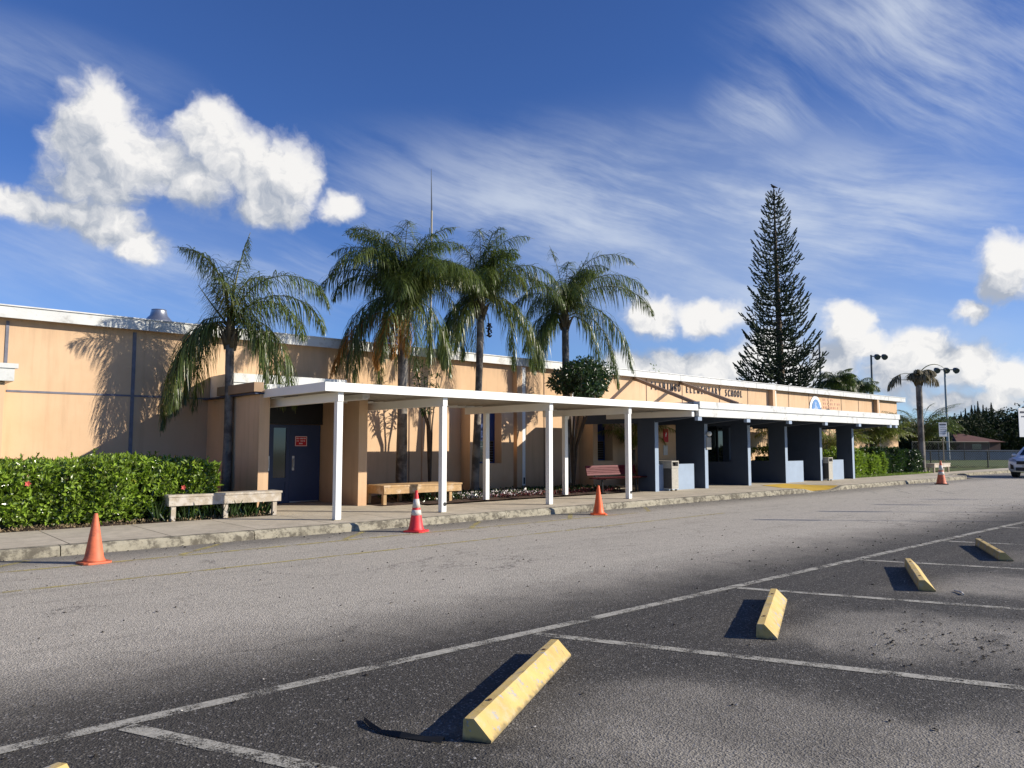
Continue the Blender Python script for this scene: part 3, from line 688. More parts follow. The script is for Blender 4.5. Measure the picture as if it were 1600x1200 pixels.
# ------------------------------------------------------------------ slate blue entrance pavilion
pv = thing('entrance_pavilion', 'slate blue entrance pavilion with blade walls under a white edged flat roof', 'pavilion', (19.6, 15.1, .15))
BX = [19.66, 22.42, 25.17, 27.88, 30.75, 33.75]
g = B(19.62, 34.5, 13.55, 18.3, 2.66, 2.93); g.build('roof', M_blue_shade, pv)
g = B(19.58, 34.55, 13.42, 13.548, 2.50, 2.75); g.box(19.58, 34.6, 13.38, 13.60, 2.752, 2.965); g.box(34.501, 34.6, 13.55, 18.3, 2.50, 2.75); g.box(34.501, 34.64, 13.6, 18.3, 2.752, 2.965)
g.build('fascia', M_fascia, pv, bevel=.005)
B(19.6, 34.5, 13.62, 18.3, 2.935, 2.955).build('roof_covering', M_fascia, pv)
B(21.4, 24.6, 14.5, 18.2, 2.956, 3.058).build('raised_kerb', M_fascia, pv)
for i, x in enumerate(BX+[34.35]):
    if i < 6:
        bl = MB(); bl.box(x-.09, x+.09, 15.1, 15.80, .15, 2.40)
        if i in (2, 3): bl.box(x-.089, x+.089, 15.801, 17.6, .15, 1.0); bl.box(x-.088, x+.088, 17.601, 17.9, .15, 2.40)
        if i == 1: bl.box(x-.089, x+.089, 15.801, 16.3, .15, 2.40)
        o = bl.build('blade_wall', M_blue_shade, pv)
        B(x-.092, x+.092, 15.094, 15.098, .15, 2.40).build('front_face', M_blue_lit, o)  # thin sheet in the paler blue, paints the sunlit front of the blade
    bt = MB(); bt.prism([(13.56, 2.50), (15.1, 2.36), (18.2, 2.36), (18.2, 2.655), (13.56, 2.655)], (x-.085, 0, 0), (0, 1, 0), (0, 0, 1), (.17, 0, 0))
    o = bt.build('beam', M_blue_shade, pv)
    B(x-.10, x+.10, 13.44, 13.558, 2.38, 2.497).build('beam_end', M_blue_lit, o)
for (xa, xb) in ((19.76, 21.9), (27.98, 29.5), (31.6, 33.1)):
    o = B(xa, xb, 15.25, 15.42, .15, 1.0).build('low_wall', M_blue_lit, pv)  # sunlit low walls take the paler blue
B(30.66, 30.84, 15.801, 16.6, .15, 2.36).build('blade_wall', M_blue_shade, pv)
B(22.52, 25.07, 17.7, 17.85, .15, .98).build('low_wall', M_blue_shade, pv)  # low wall at the back takes the blue darkened for shade
al = thing('alarm_sign', 'red notice with a white symbol on the brown wall inside the pavilion', 'sign', (23.35, 17.88, 1.8))
B(23.72, 24.0, 17.86, 17.89, 1.75, 2.25).build('plate', M_redsign, al)
MB().prism([(0, .0), (.05, .02), (.04, .09), (.08, .10), (.03, .2), (.035, .12), (0, .11)], (23.82, 17.853, 1.95), (1, 0, 0), (0, 0, 1), (0, .006, 0)).build('symbol', M_sign, al)
B(23.70, 23.96, 17.87, 17.89, 1.25, 1.62).build('paper_notice', M_sleeve, None, org=(23.83, 17.88, 1.25))
tag(bpy.data.objects['paper_notice'], 'white paper notice pinned below the red sign inside the pavilion', 'notice')
nb = thing('notice_plaque', 'grey plaque fixed to the front of the second blue blade wall', 'plaque', (22.5, 15.08, 1.5))
B(22.40, 22.68, 15.06, 15.090, 1.48, 1.90).build('plate', mat('grey plaque', (.33, .32, .29), .6), nb)
wlp = thing('wall_lamp', 'white globe wall lamp above the grey plaque on the second blue blade wall', 'lamp', (22.5, 15.0, 2.0))
MB().ball((22.48, 15.0, 2.02), .09).build('globe', M_sign, wlp, smooth=True); B(22.45, 22.51, 15.05, 15.09, 1.98, 2.06).build('mount', M_lamp, wlp)

# ------------------------------------------------------------------ benches, bins
def wood_bench(loc, L, D, H, legs, label, m, rz=0, apr=.17):
    t_ = thing('timber_bench', label, 'bench', loc, 'low timber benches along the sidewalk', rz)
    s_ = MB(); n = max(2, round(D/.22))
    for k in range(n): s_.box(0, L, k*D/n, (k+1)*D/n-.008, H-.045, H)
    s_.build('seat', m, t_, bevel=.004, local=True)
    a = B(.02, L-.02, .015, .05, H-.045-apr, H-.046); a.box(.02, L-.02, D-.05, D-.015, H-.045-apr, H-.046); a.box(.02, .055, .051, D-.051, H-.045-apr, H-.046); a.box(L-.055, L-.02, .051, D-.051, H-.045-apr, H-.046)
    a.build('apron', m, t_, local=True)
    for x in legs:
        for y in (.052, D-.142): B(x-.045, x+.045, y, y+.09, 0, H-.047).build('leg', m, t_, local=True, bevel=.003)
    return t_
wood_bench((4.82, 15.38, .15), 2.32, .45, .51, (.12, 1.14, 2.18), 'weathered low timber bench in front of the hedge beside the blue doors', M_wood)
wood_bench((10.12, 16.12, .15), 2.45, .92, .48, (.07, 1.0, 2.1), 'wide tan timber bench under the white canopy in front of the second palm', M_wood2)
wood_bench((44.0, 15.35, .15), 2.4, .45, .50, (.15, 2.25), 'small whitish bench far down the sidewalk behind a cone and sign', M_wood)
rb = thing('red_park_bench', 'dark red perforated metal park bench beside the blue pavilion', 'bench', (17.2, 15.45, .15))
def perf_plank(o, ex, ey, ez, L, W, T, nx, ny):     # a slab pierced by holes
    g_ = MB(); o, ex, ey, ez = map(Vector, (o, ex, ey, ez))
    for i in range(nx+1):
        a = i*L/nx; w_ = .018; a0 = max(0, a-w_/2); a1 = min(L, a+w_/2)
        g_.prism([(a0, 0), (a1, 0), (a1, W), (a0, W)], o, ex, ey, ez*T)
    for j in range(ny+1):
        c = j*W/ny; c0 = max(0, c-.009); c1 = min(W, c+.009)
        g_.prism([(0, c0), (L, c0), (L, c1), (0, c1)], o+ez*.0007, ex, ey, ez*(T-.0014))
    g_.prism([(0, 0), (L, 0), (L, .03), (0, .03)], o-ez*.002, ex, ey, ez*(T+.004)); g_.prism([(0, W-.03), (L, W-.03), (L, W), (0, W)], o-ez*.002, ex, ey, ez*(T+.004))
    return g_
perf_plank((17.25, 15.42, .60), (1, 0, 0), (0, 1, 0), (0, 0, 1), 2.35, .40, .03, 44, 8).build('seat', M_red, rb)
perf_plank((17.25, 15.90, .70), (1, 0, 0), (0, .22, .97), (0, .97, -.22), 2.35, .30, .03, 44, 6).build('backrest', M_red, rb)
for x in (17.62, 19.25):
    g = MB(); g.tube([(x, 15.62, .15), (x, 15.62, .595)], .03, 10); g.tube([(x, 15.45, .585), (x, 15.85, .585), (x, 15.93, .65), (x, 15.99, .95)], .02, 8)
    g.box(x-.05, x+.05, 15.42, 15.82, .15, .17); g.build('leg', M_black, rb)
def litter_bin(x, y, label):
    t_ = thing('litter_bin', label, 'bin', (x, y, .15), 'litter bins in the pavilion')
    W_, D_ = .36, .72
    g_ = B(x, x+W_, y, y+D_, .22, .88); g_.build('front_panel', M_bin, t_, bevel=.01)
    B(x-.006, x-.001, y+.01, y+D_-.01, .24, .875).build('side_panel', M_bind, t_)
    h = MB(); h.box(x-.012, x+W_+.012, y-.012, y+D_+.012, .882, .95); h.box(x-.012, x+.03, y-.012, y+D_+.012, .95, 1.08); h.box(x+W_-.03, x+W_+.012, y-.012, y+D_+.012, .95, 1.08)
    h.box(x-.012, x+W_+.012, y-.012, y+D_+.012, 1.081, 1.12); h.box(x+.031, x+W_-.031, y+D_-.03, y+D_+.01, .951, 1.08); h.build('hood', M_bin, t_, bevel=.006)
    B(x+.032, x+W_-.032, y+.10, y+.13, .952, 1.079).build('flap', M_black, t_)
    for px in (x+.06, x+W_-.06):
        for py in (y+.07, y+D_-.07): MB().tube([(px-.02, py, .18), (px+.02, py, .18)], .035, 12).build('caster', M_rubber, t_)
    k = B(x+.0, x+W_, y+.0, y+D_, .205, .219); k.build('base', M_sleeve, t_)
litter_bin(20.20, 14.92, 'tall grey litter bin with dark side in the first pavilion bay, near the red bench')
litter_bin(30.98, 14.90, 'tall grey litter bin with dark side in the far end bay of the pavilion')

# ------------------------------------------------------------------ traffic cones
def cone(x, y, h, m, label, rz, bands=False, base_m=None, grp='traffic cones along the kerb'):
    t_ = thing('traffic_cone', label, 'cone', (x, y, .002), grp, rz)
    r0 = h*.20
    bs = MB(); s_ = h*.27; c_ = s_*.75
    poly = [(-s_, -c_), (-c_, -s_), (c_, -s_), (s_, -c_), (s_, c_), (c_, s_), (-c_, s_), (-s_, c_)]
    bs.prism(poly, (0, 0, 0), (1, 0, 0), (0, 1, 0), (0, 0, .03)); bs.build('base', base_m or m, t_, local=True, bevel=.006)
    def rad(z): return r0+(h*.035-r0)*z/h
    MB().lathe([(r0*1.12, .031), (r0, .055)]+[(rad(z*h), z*h) for z in (.12, .3, .5, .7, .9, .985)]+[(h*.028, h)], (0, 0, 0), 28).build('body', m, t_, smooth=True, local=True)
    if bands:
        for z0, z1 in ((.42, .555), (.61, .83)):
            MB().lathe([(rad(z0*h)+.004, z0*h), (rad(z1*h)+.004, z1*h)], (0, 0, 0), 28).build('reflective_band', M_refl, t_, smooth=True, local=True)
        MB().tube([(0, 0, h*.99), (0, 0, h*1.04)], .028, 12).build('neck', m, t_, local=True)
    return t_
cone(2.73, 11.75, .68, M_orangeo, 'faded old orange cone by the kerb at the left, nearest the hedge', R(8))
cone(8.22, 11.95, .74, M_redc, 'red cone with two white reflective bands in front of the canopy', R(30), True)
cone(13.42, 12.02, .68, M_orange, 'plain bright orange cone by the kerb in front of the red bench', R(50))
cone(34.5, 11.8, .95, M_orangeo, 'far weathered cone on a black base in front of the sign and small bench', R(20), True, M_rubber)

# ------------------------------------------------------------------ wheel stops
def wheel_stop(a, c, label, seed, far=False):
    a, c = Vector((*a, 0)), Vector((*c, 0)); d = (c-a); L = d.length; d.normalize(); rz = math.atan2(d.y, d.x)
    t_ = thing('wheel_stop', label, 'wheel stop', (a.x, a.y, .004), 'yellow wheel stops in the parking bays', rz)
    rr = random.Random(seed); g_ = MB()
    prof = [(0, 0), (.005, .106), (.012, .115), (.068, .117), (.170, .012), (.170, 0)]    # (across, z): back face steep, front face long
    N = 26; vv = []; ff = []; m_ = len(prof)
    for i in range(N+1):
        x = L*i/N
        for k, (ac, z) in enumerate(prof):
            j = rr.uniform(-.0012, .0012) if 0 < k < 5 and 0 < i < N else 0
            if k in (2,) and i == 13: j -= .008
            vv.append((x, -ac+j*.6, max(0, z+j)))
    for i in range(N):
        for k in range(m_): k2 = (k+1) % m_; ff.append((i*m_+k, (i+1)*m_+k, (i+1)*m_+k2, i*m_+k2))
    ff.append(tuple(range(m_-1, -1, -1))); ff.append(tuple(N*m_+k for k in range(m_)))
    g_.add(vv, ff); o = g_.build('body', M_yell, t_, local=True)
    for x in (.32, L-.32): MB().tube([(x, -.045, .1195), (x, -.045, .1225)], .014, 10).build('bolt_head', M_rust, t_, local=True)
wheel_stop((2.66, 3.40), (4.22, 4.30), 'nearest full yellow wheel stop, chipped paint, lower centre of the lot', 1)
wheel_stop((5.87, 3.50), (7.42, 4.25), 'second yellow wheel stop, one bay past the nearest chipped one', 2)
wheel_stop((9.11, 3.40), (10.73, 4.17), 'third yellow wheel stop with a stick beside it, two bays past the nearest', 3)
wheel_stop((12.30, 3.50), (13.86, 4.28), 'farthest yellow wheel stop in the bays at the right edge', 4)
wheel_stop((-.70, 3.42), (.86, 4.23), 'cut off yellow wheel stop at the bottom left corner, only its tip in view', 5)

# ------------------------------------------------------------------ palms
def frond(mb, rc, base, az, el, L, droop, seed, lw=.021, ll=.85, n=70, hang=1.1, start=.12, thick=.018, plum=.6, curve=1.3, wind=.0):
    rr = random.Random(seed); S = 18; p = Vector(base); pts = [p.copy()]; ds = []
    h = Vector((math.cos(az), math.sin(az), 0))
    for i in range(S):
        t_ = (i+.5)/S; e = el-droop*(t_**curve if curve > 0 else 1-math.exp(t_/curve))
        d = h*math.cos(e)+Vector((0, 0, math.sin(e))); d += RH*wind*t_; d.normalize(); p = p+d*L/S; pts.append(p.copy()); ds.append(d)
    rc.tube(pts[::2]+([pts[-1]] if S % 2 else []), [thick*(1-.85*i/(len(pts[::2])-1))+.002 for i in range(len(pts[::2]))], 5)
    for k in range(n):
        t_ = start+(1-start)*k/n; x = t_*S; i = min(S-1, int(x)); pt = pts[i]+(pts[i+1]-pts[i])*(x-i); d = ds[i]
        side = d.cross(Vector((0, 0, 1)))
        if side.length < .1: side = h.cross(Vector((0, 0, 1)))
        side.normalize(); upv = side.cross(d)
        env = math.sin(PI*min(1, .18+t_*.86))**.6
        for sgn in (-1, 1):
            l = ll*env*rr.uniform(.8, 1.12); ang = rr.uniform(-plum, plum)
            fw = .32+.38*t_+rr.uniform(-.12, .12)
            q = (side*sgn*math.cos(ang)+upv*math.sin(ang)*.9+d*fw).normalized()
            cur = pt.copy(); seg = 4; v = []; g_ = hang*rr.uniform(.7, 1.25)
            wn = q.cross(Vector((rr.uniform(-.4, .4), rr.uniform(-.4, .4), 1)))
            if wn.length < .05: wn = d.copy()
            wn.normalize()
            for s_ in range(seg+1):
                f = s_/seg; wd = lw*(.55+.9*f)*(1-f**2.2)+.0015
                v += [cur+wn*wd*.5, cur-wn*wd*.5]
                q = (q+Vector((0, 0, -1))*g_*(.25+.5*f)+RH*wind*.25).normalized(); cur = cur+q*l/seg
            mb.add(v, [(2*s_, 2*s_+1, 2*s_+3, 2*s_+2) for s_ in range(seg)])
    return pts
def vaz(deg): return YAW-R(90)+R(deg)               # 0 = to the right of the view, 90 = away, 180 = left, 270 = towards the viewer
def palm(label, x, y, cz, tr, fr, name='queen_palm', dead=(), lean=(0, 0), seed=0, mleaf=None, grp='palms in front of the school wall', fruit=False, **kw):
    rr = random.Random(seed); t_ = thing(name, label, 'palm tree', (x, y, .12), grp)
    top = Vector((x+lean[0], y+lean[1], cz)); N = 22; pts = []; rad = []
    for i in range(N+1):
        f = i/N; p = Vector((x, y, .08)).lerp(top, f); p.x += math.sin(f*3)*.02; pts.append(p)
        rad.append(tr*(1.35 if i == 0 else (1.12 if i == 1 else 1.0+.05*math.sin(f*9)-.12*f))*(1+(.03 if i % 2 else 0)))
    MB().tube(pts, rad, 14).build('trunk', M_trunk, t_, smooth=True)
    cs_ = MB(); cs_.tube([top, top+Vector((0, 0, .22)), top+Vector((0, 0, .5)), top+Vector((0, 0, .8))], [tr*.95, tr*1.25, tr*.95, tr*.35], 12)
    for k in range(9):
        a = k*2.4; cs_.tube([top+Vector((math.cos(a)*tr*.8, math.sin(a)*tr*.8, -.12+.03*k)), top+Vector((math.cos(a)*tr*1.5, math.sin(a)*tr*1.5, .10+.03*k)), top+Vector((math.cos(a)*tr*2.6, math.sin(a)*tr*2.6, .28+.03*k))], [.06, .045, .012], 5)
    cs_.build('crown_shaft', M_shaft, t_, smooth=True)
    lf = MB(); rc = MB()
    for i, f in enumerate(fr):
        a, e, L, dr = f[:4]; o = dict(kw); o.update(f[4] if len(f) > 4 else {})
        frond(lf, rc, top+Vector((0, 0, .35+rr.uniform(-.1, .15))), vaz(a), R(e), L, R(dr), seed*100+i, **o)
    cr = lf.build('crown', mleaf or M_palm, t_); rc.build('rachis', M_rachis, cr, smooth=True)
    if dead:
        lf = MB(); rc = MB()
        for i, f in enumerate(dead): frond(lf, rc, top+Vector((0, 0, .1)), vaz(f[0]), R(f[1]), f[2], R(f[3]), seed*100+60+i, **dict(kw, **(f[4] if len(f) > 4 else {})))
        dd = lf.build('dead_frond', M_dead, t_); rc.build('rachis', M_dead, dd)
    if fruit:
        g_ = MB()
        for k in range(60):
            a = rr.uniform(0, 6.28); r_ = rr.uniform(0, .09); g_.ball((top.x+.22+r_*math.cos(a), top.y-.15+r_*math.sin(a), cz-.45+rr.uniform(-.22, .2)), .028, 5, 4)
        g_.tube([top+Vector((.05, 0, .1)), top+Vector((.2, -.12, .05)), top+Vector((.22, -.15, -.3))], .012, 5); g_.build('fruit_cluster', M_debris, t_)
    return t_
HG = dict(curve=-.20, hang=2.0, ll=.85, n=92, plum=1.1)        # pendulous old frond
UP = dict(curve=1.9, n=92, ll=.80, plum=.95, lw=.022)         # young, steep then arching over
MD = dict(curve=1.25, n=98, ll=.85, plum=.95, lw=.022, hang=1.3)
def D(o, **k): return dict(o, **k)
palm('slender palm with an upright spear leaf beside the blue doors, leftmost of the row', 6.84, 17.78, 4.0, .105,
     [(179, 87, 2.9, 95, D(UP)), (176, 80, 2.5, 85, D(UP, curve=2.4)), (183, 86, 3.3, 176, D(HG, n=110)), (196, 84, 3.2, 172, D(HG, n=110)), (170, 82, 2.8, 168, D(HG)),
      (90, 89, 2.45, 6, dict(start=.70, ll=.85, n=34, hang=.9, wind=.30, thick=.034, plum=.3)), (182, 50, 1.3, -6, dict(start=.97, n=2, thick=.03)), (175, 68, 1.2, 10, dict(start=.6, n=14, ll=.4)),
      (3, 84, 3.7, 172, D(MD, curve=1.3, n=110)), (10, 78, 3.3, 170, D(MD, curve=1.1)), (352, 72, 2.7, 164, D(MD, curve=.9)), (0, 76, 3.3, 164, D(HG, n=110, curve=-.26)), (350, 60, 2.6, 146, D(HG)),
      (188, 80, 3.6, 166, D(HG, n=120)), (150, 80, 3.0, 165, D(HG)), (15, 66, 2.9, 150, D(HG)), (270, 80, 1.8, 110, D(UP)), (60, 82, 2.2, 120, D(UP)), (300, 84, 1.9, 90, D(UP))], seed=1, mleaf=M_palm)
def ring(n, seed, kinds, L, spread=0):
    rr = random.Random(seed); out = []
    for i in range(n):
        el_, dr, o = kinds[i % len(kinds)]
        out.append(((i*137.5+spread) % 360, el_+rr.uniform(-7, 5), L*rr.uniform(.80, 1.12), dr+rr.uniform(-14, 12), D(o, curve=o['curve']*rr.uniform(.85, 1.2))))
    return out
KS = [(87, 140, UP), (80, 158, MD), (74, 155, MD), (84, 120, UP), (74, 160, HG)]
palm('tallest full crowned palm with orange dying fronds, behind the wide tan bench', 11.72, 17.8, 5.1, .15,
     ring(42, 3, KS+[(85, 130, UP)], 3.15)+[(180, 72, 3.5, 150, D(MD)), (188, 70, 3.4, 158, D(HG, n=100)), (175, 60, 3.6, 148, D(HG, curve=-.3)), (2, 74, 3.4, 150, D(MD)), (178, 86, 3.2, 110, D(UP)), (170, 85, 3.3, 95, D(UP)), (0, 86, 3.2, 90, D(UP))],
     dead=[(200, 60, 2.0, 148, D(HG, ll=.6)), (184, 45, 3.3, 130, D(HG, ll=.6, curve=-.36)), (250, 55, 1.7, 145, D(HG, ll=.6)), (225, 60, 2.2, 148, D(HG, ll=.6)), (290, 50, 1.6, 140, D(HG, ll=.5))], seed=2)
palm('palm with a dark fruit cluster, next right of the tallest palm', 14.62, 18.15, 5.7, .12,
     ring(29, 5, KS, 2.85, 40)+[(5, 78, 3.6, 150, D(MD, n=104)), (0, 66, 3.6, 145, D(MD, curve=1.0)), (15, 62, 3.8, 148, D(HG, n=104, curve=-.3)), (50, 86, 3.0, 70, D(UP)), (182, 70, 2.9, 152, D(HG)), (345, 58, 3.7, 146, D(HG, n=104, curve=-.26)), (195, 60, 3.0, 148, D(HG)), (335, 55, 3.2, 144, D(HG))],
     lean=(.30, .1), fruit=True, seed=4)
palm('palm rising from a round leafy tree, rightmost of the wall row', 18.88, 18.4, 5.75, .13,
     ring(18, 8, KS, 2.7, 10)+[(5, 85, 4.2, 140, D(UP, n=104, curve=1.6)), (0, 77, 4.2, 146, D(MD, n=108, ll=.95)), (352, 66, 4.1, 142, D(MD, n=108, curve=1.0, ll=.95)), (15, 80, 3.8, 150, D(MD)), (356, 60, 4.1, 148, D(HG, n=108, curve=-.34)), (8, 55, 4.0, 142, D(HG, n=108, curve=-.26)), (340, 50, 3.4, 138, D(HG)), (140, 85, 2.7, 22, dict(start=.80, n=26, ll=.8, hang=1.2)), (182, 74, 2.5, 160, D(HG)), (178, 58, 2.6, 146, D(HG)), (205, 60, 2.5, 148, D(HG))], seed=6)
# dying palm beyond the building
palm('dying palm with a few broken grey fronds standing alone beyond the building end', 43.4, 15.75, 4.9, .165,
     [(180, 40, 2.3, 130, dict(start=.45, curve=1.0, hang=2.2, ll=.75, n=36, lw=.06)), (182, -12, 1.6, -28, dict(start=.97, n=2, thick=.03)), (5, 40, 1.5, 135, dict(hang=2.2, ll=.7, n=40, lw=.06)), (350, 60, 1.2, 140, dict(hang=2.2, ll=.6, n=40, lw=.06)), (270, 55, 1.2, 150, dict(hang=2, ll=.6, n=40, lw=.06)),
      (200, 55, 1.0, 150, dict(hang=2, ll=.6, n=36, lw=.06)), (0, 62, 2.0, 130, dict(start=.98, n=2, thick=.035)), (90, 75, 1.1, 150, dict(hang=2, ll=.6, n=30, lw=.06)), (240, 80, 1.0, 150, dict(hang=2, ll=.5, n=30, lw=.06))],
     name='dying_palm', seed=9, mleaf=M_deadg, grp=None)
# low bushy palms in the garden
def bushy(label, x, y, h, n, L, seed, m, cluster=4, grp='low palms in the garden bed', up=(82, 50)):
    rr = random.Random(seed); t_ = thing('garden_palm', label, 'palm', (x, y, .12), grp); lf = MB(); rc = MB(); st = MB()
    for k in range(cluster):
        a = rr.uniform(0, 6.28); r_ = .22*(k > 0); bx, by = x+r_*math.cos(a), y+r_*math.sin(a); hh = h*rr.uniform(.8, 1.05)
        st.tube([(bx, by, .08), (bx+.05*math.cos(a), by+.05*math.sin(a), hh)], [.09, .07], 8)
        for i in range(n//cluster):
            frond(lf, rc, (bx, by, hh), rr.uniform(0, 6.28), R(rr.uniform(up[1], up[0])), L*rr.uniform(.75, 1.1), R(rr.uniform(70, 135)), seed*100+k*20+i, lw=.026, ll=.50, n=44, hang=.9, plum=.5)
    st.build('trunk', M_shaft, t_, smooth=True); c_ = lf.build('crown', m, t_); rc.build('rachis', M_rachis, c_, smooth=True)
bushy('low palm in the garden seen through the pavilion bays, fronds fanned above its roof', 33.6, 18.3, 1.9, 34, 2.3, 21, M_palmy, 1)
bushy('low palm whose frond tips show above the white canopy under the school lettering', 22.3, 18.25, 1.75, 16, 2.1, 22, M_palmy, 1)
bushy('yellowish clump palm against the far end of the tan wall', 43.0, 18.2, 1.7, 72, 2.5, 23, M_palmy)
bushy('large green clump palm just beyond the end of the building', 48.8, 17.6, 1.9, 72, 3.3, 24, M_palm)
bushy('olive clump palm squeezed between the pavilion end and the tan wall', 39.6, 18.6, 1.3, 30, 2.2, 25, M_palmy)

# ------------------------------------------------------------------ leafy shrubs, hedges, small trees
def rndv(rr):
    while 1:
        v = Vector((rr.uniform(-1, 1), rr.uniform(-1, 1), rr.uniform(-1, 1)))
        if .05 < v.length < 1: return v.normalized()
def crown_pts(rr, c, rad, n, lumps=14, fill=.35):
    c = Vector(c); L = []
    for k in range(lumps):
        v = rndv(rr); L.append((c+Vector((v.x*rad[0], v.y*rad[1], v.z*rad[2]))*rr.uniform(.45, .8), rr.uniform(.28, .48)))
    for _ in range(n):
        q, s_ = rr.choice(L); v = rndv(rr); k = s_*(1-fill*rr.random()**2)
        yield q+Vector((v.x*rad[0], v.y*rad[1], v.z*rad[2]))*k, v
def leafy(parent, name, c, rad, n, ls, m, seed, lumps=14):
    rr = random.Random(seed); g_ = MB()
    for p, v in crown_pts(rr, c, rad, n, lumps):
        d = (rndv(rr)+v*.8+Vector((0, 0, -.25))).normalized(); s_ = ls*rr.uniform(.7, 1.25); g_.leaf(p, d, v, s_, s_*.45)
    return g_.build(name, m, parent)
def hedge(label, x0, x1, y0, y1, h, n, ls, m, seed, flowers=0, name='hedge', rough=.16):
    rr = random.Random(seed); t_ = thing(name, label, 'hedge' if name == 'hedge' else 'shrub', ((x0+x1)/2, y0, .12)); g_ = MB(); st = MB()
    def surf(x, y):
        a = math.sin(x*2.1+seed)*.5+math.sin(x*4.7+y*3+seed*2)*.35+math.sin(x*9.1-y*5)*.15; return h+a*rough*.6
    for _ in range(n):
        x = rr.uniform(x0, x1); k = rr.random()
        bul = (math.sin(x*3.3+seed)*.5+math.sin(x*7.9+seed)*.3+math.sin(x*15)*.2)*.13
        if k < .60:
            z = .18+(surf(x, y0)-.20)*rr.random()**.8; zz = z/h; y = y0+bul*(.4+zz)+.30*max(0, zz-.75)**1.0*2+rr.random()**2*.40+.10*(1-zz)*(zz < .25); v = Vector((0, -1, .35))
            z += math.sin(x*11+z*9)*.03
        elif k < .9:
            y = rr.uniform(y0, y1); z = surf(x, y)-rr.random()**2*.25-max(0, .25-(y-y0))*.8; v = Vector((0, -.2, 1))
        else:
            e = rr.random()**2*.35; x = x0+e if rr.random() < .5 else x1-e; y = rr.uniform(y0, y1); z = rr.uniform(.15, surf(x, y)); v = Vector((-1 if x < (x0+x1)/2 else 1, 0, .3))
        d = (rndv(rr)*.9+v.normalized()*.7+Vector((0, 0, .25))).normalized(); s_ = ls*rr.uniform(.65, 1.3)
        g_.leaf(Vector((x, y, z)), (d+rndv(rr)*.5).normalized(), v+rndv(rr)*.6, s_, s_*.46)
    for _ in range(int((x1-x0)*7)):                   # sprigs standing proud
        x = rr.uniform(x0+.1, x1-.1); y = rr.uniform(y0+.1, y1-.1); z = surf(x, y); hh = rr.uniform(.06, .26)
        for k in range(9):
            s_ = ls*rr.uniform(.6, 1.0); g_.leaf(Vector((x, y, z-.05+hh*k/9)), (rndv(rr)+Vector((0, 0, .8))).normalized(), Vector((0, 0, 1)), s_, s_*.45)
    for _ in range(int((x1-x0)*9)):
        x = rr.uniform(x0+.1, x1-.1); y = rr.uniform(y0+.25, y1-.1); q = Vector((x, y, .1)); st.tube([q, q+Vector((rr.uniform(-.2, .2), rr.uniform(-.2, .15), h*.75))], [.018, .008], 5)
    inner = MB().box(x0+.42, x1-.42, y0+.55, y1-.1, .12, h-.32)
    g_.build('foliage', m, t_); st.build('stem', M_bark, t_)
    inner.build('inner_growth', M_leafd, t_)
    for _ in range(flowers):
        x = rr.uniform(x0+.3, x1-.3); z = rr.uniform(.5, h-.05); f_ = MB(); c = Vector((x, y0-.02+max(0, z/h-.75)*.5, z))
        for k in range(5): a = k*1.257; f_.leaf(c, Vector((math.cos(a), -.4, math.sin(a))).normalized(), Vector((0, -1, 0)), .06, .05)
        f_.build('flower', M_flower, t_)
    return t_
hedge('clipped glossy green hedge with a few red flowers under the left wall', -1.5, 5.85, 15.62, 18.2, 1.30, 24000, .115, M_leafh, 5, 4)
hedge('pale green shrub hedge right beside the last pavilion blade wall', 34.6, 38.6, 15.7, 17.4, 1.12, 7500, .17, M_leafp, 8, 0, rough=.55)
hedge('dark green hedge in front of the yellowish clump palm', 38.2, 42.2, 15.9, 17.4, 1.22, 7500, .17, M_leafd, 9, 0, rough=.5)
hedge('bright croton shrub seen over the bin through the end pavilion bay', 30.9, 34.4, 17.2, 18.6, 1.45, 5000, .13, M_leafp, 10, 0, 'croton_shrub')
rbx = thing('round_shrub', 'dark round shrub at the foot of the dying palm', 'shrub', (42.6, 16.0, .12))
leafy(rbx, 'foliage', (42.6, 16.1, .75), (.95, .8, .75), 3600, .11, M_leafd, 31, 10); MB().tube([(42.6, 16.1, .1), (42.6, 16.1, .7)], [.05, .03], 6).build('stem', M_bark, rbx)
# small round tree around the fourth palm
tr = thing('leafy_tree', 'small round dark leafy tree in front of the rightmost wall palm', 'tree', (18.4, 17.6, .12))
leafy(tr, 'crown', (18.75, 17.45, 3.95), (1.15, 1.0, .85), 5200, .15, M_leafd, 41, 18)
g = MB(); rr = random.Random(6)
for k in range(5):
    a = k*1.3; g.tube([(18.4, 17.6, .1), (18.45+.1*math.cos(a), 17.6+.1*math.sin(a), 1.6), (18.7+.4*math.cos(a), 17.5+.4*math.sin(a), 3.2), (18.75+.8*math.cos(a), 17.45+.7*math.sin(a), 4.2)], [.045, .04, .03, .01], 6)
g.build('trunk', M_bark, tr, smooth=True)
tr = thing('sparse_tree', 'thin sparse broad leaved tree between the two fullest palms', 'tree', (13.2, 18.5, .12))
rr = random.Random(12); g = MB(); lf = MB()
for k in range(7):
    a = rr.uniform(0, 6.28); top = Vector((13.2+rr.uniform(.1, .75)*math.cos(a), 18.5+rr.uniform(.1, .5)*math.sin(a), rr.uniform(3.2, 4.3))); md = Vector((13.2+.1*math.cos(a), 18.5+.1*math.sin(a), 2.2))
    g.tube([(13.2, 18.5, .1), md, top], [.035, .025, .008], 6)
    for j in range(42):
        p = md.lerp(top, rr.uniform(.25, 1.05)); s_ = rr.uniform(.14, .24); lf.leaf(p, (rndv(rr)+Vector((0, 0, -.2))).normalized(), Vector((0, 0, 1)), s_, s_*.32)
lf.build('crown', M_leafd, tr); g.build('trunk', M_bark, tr, smooth=True)
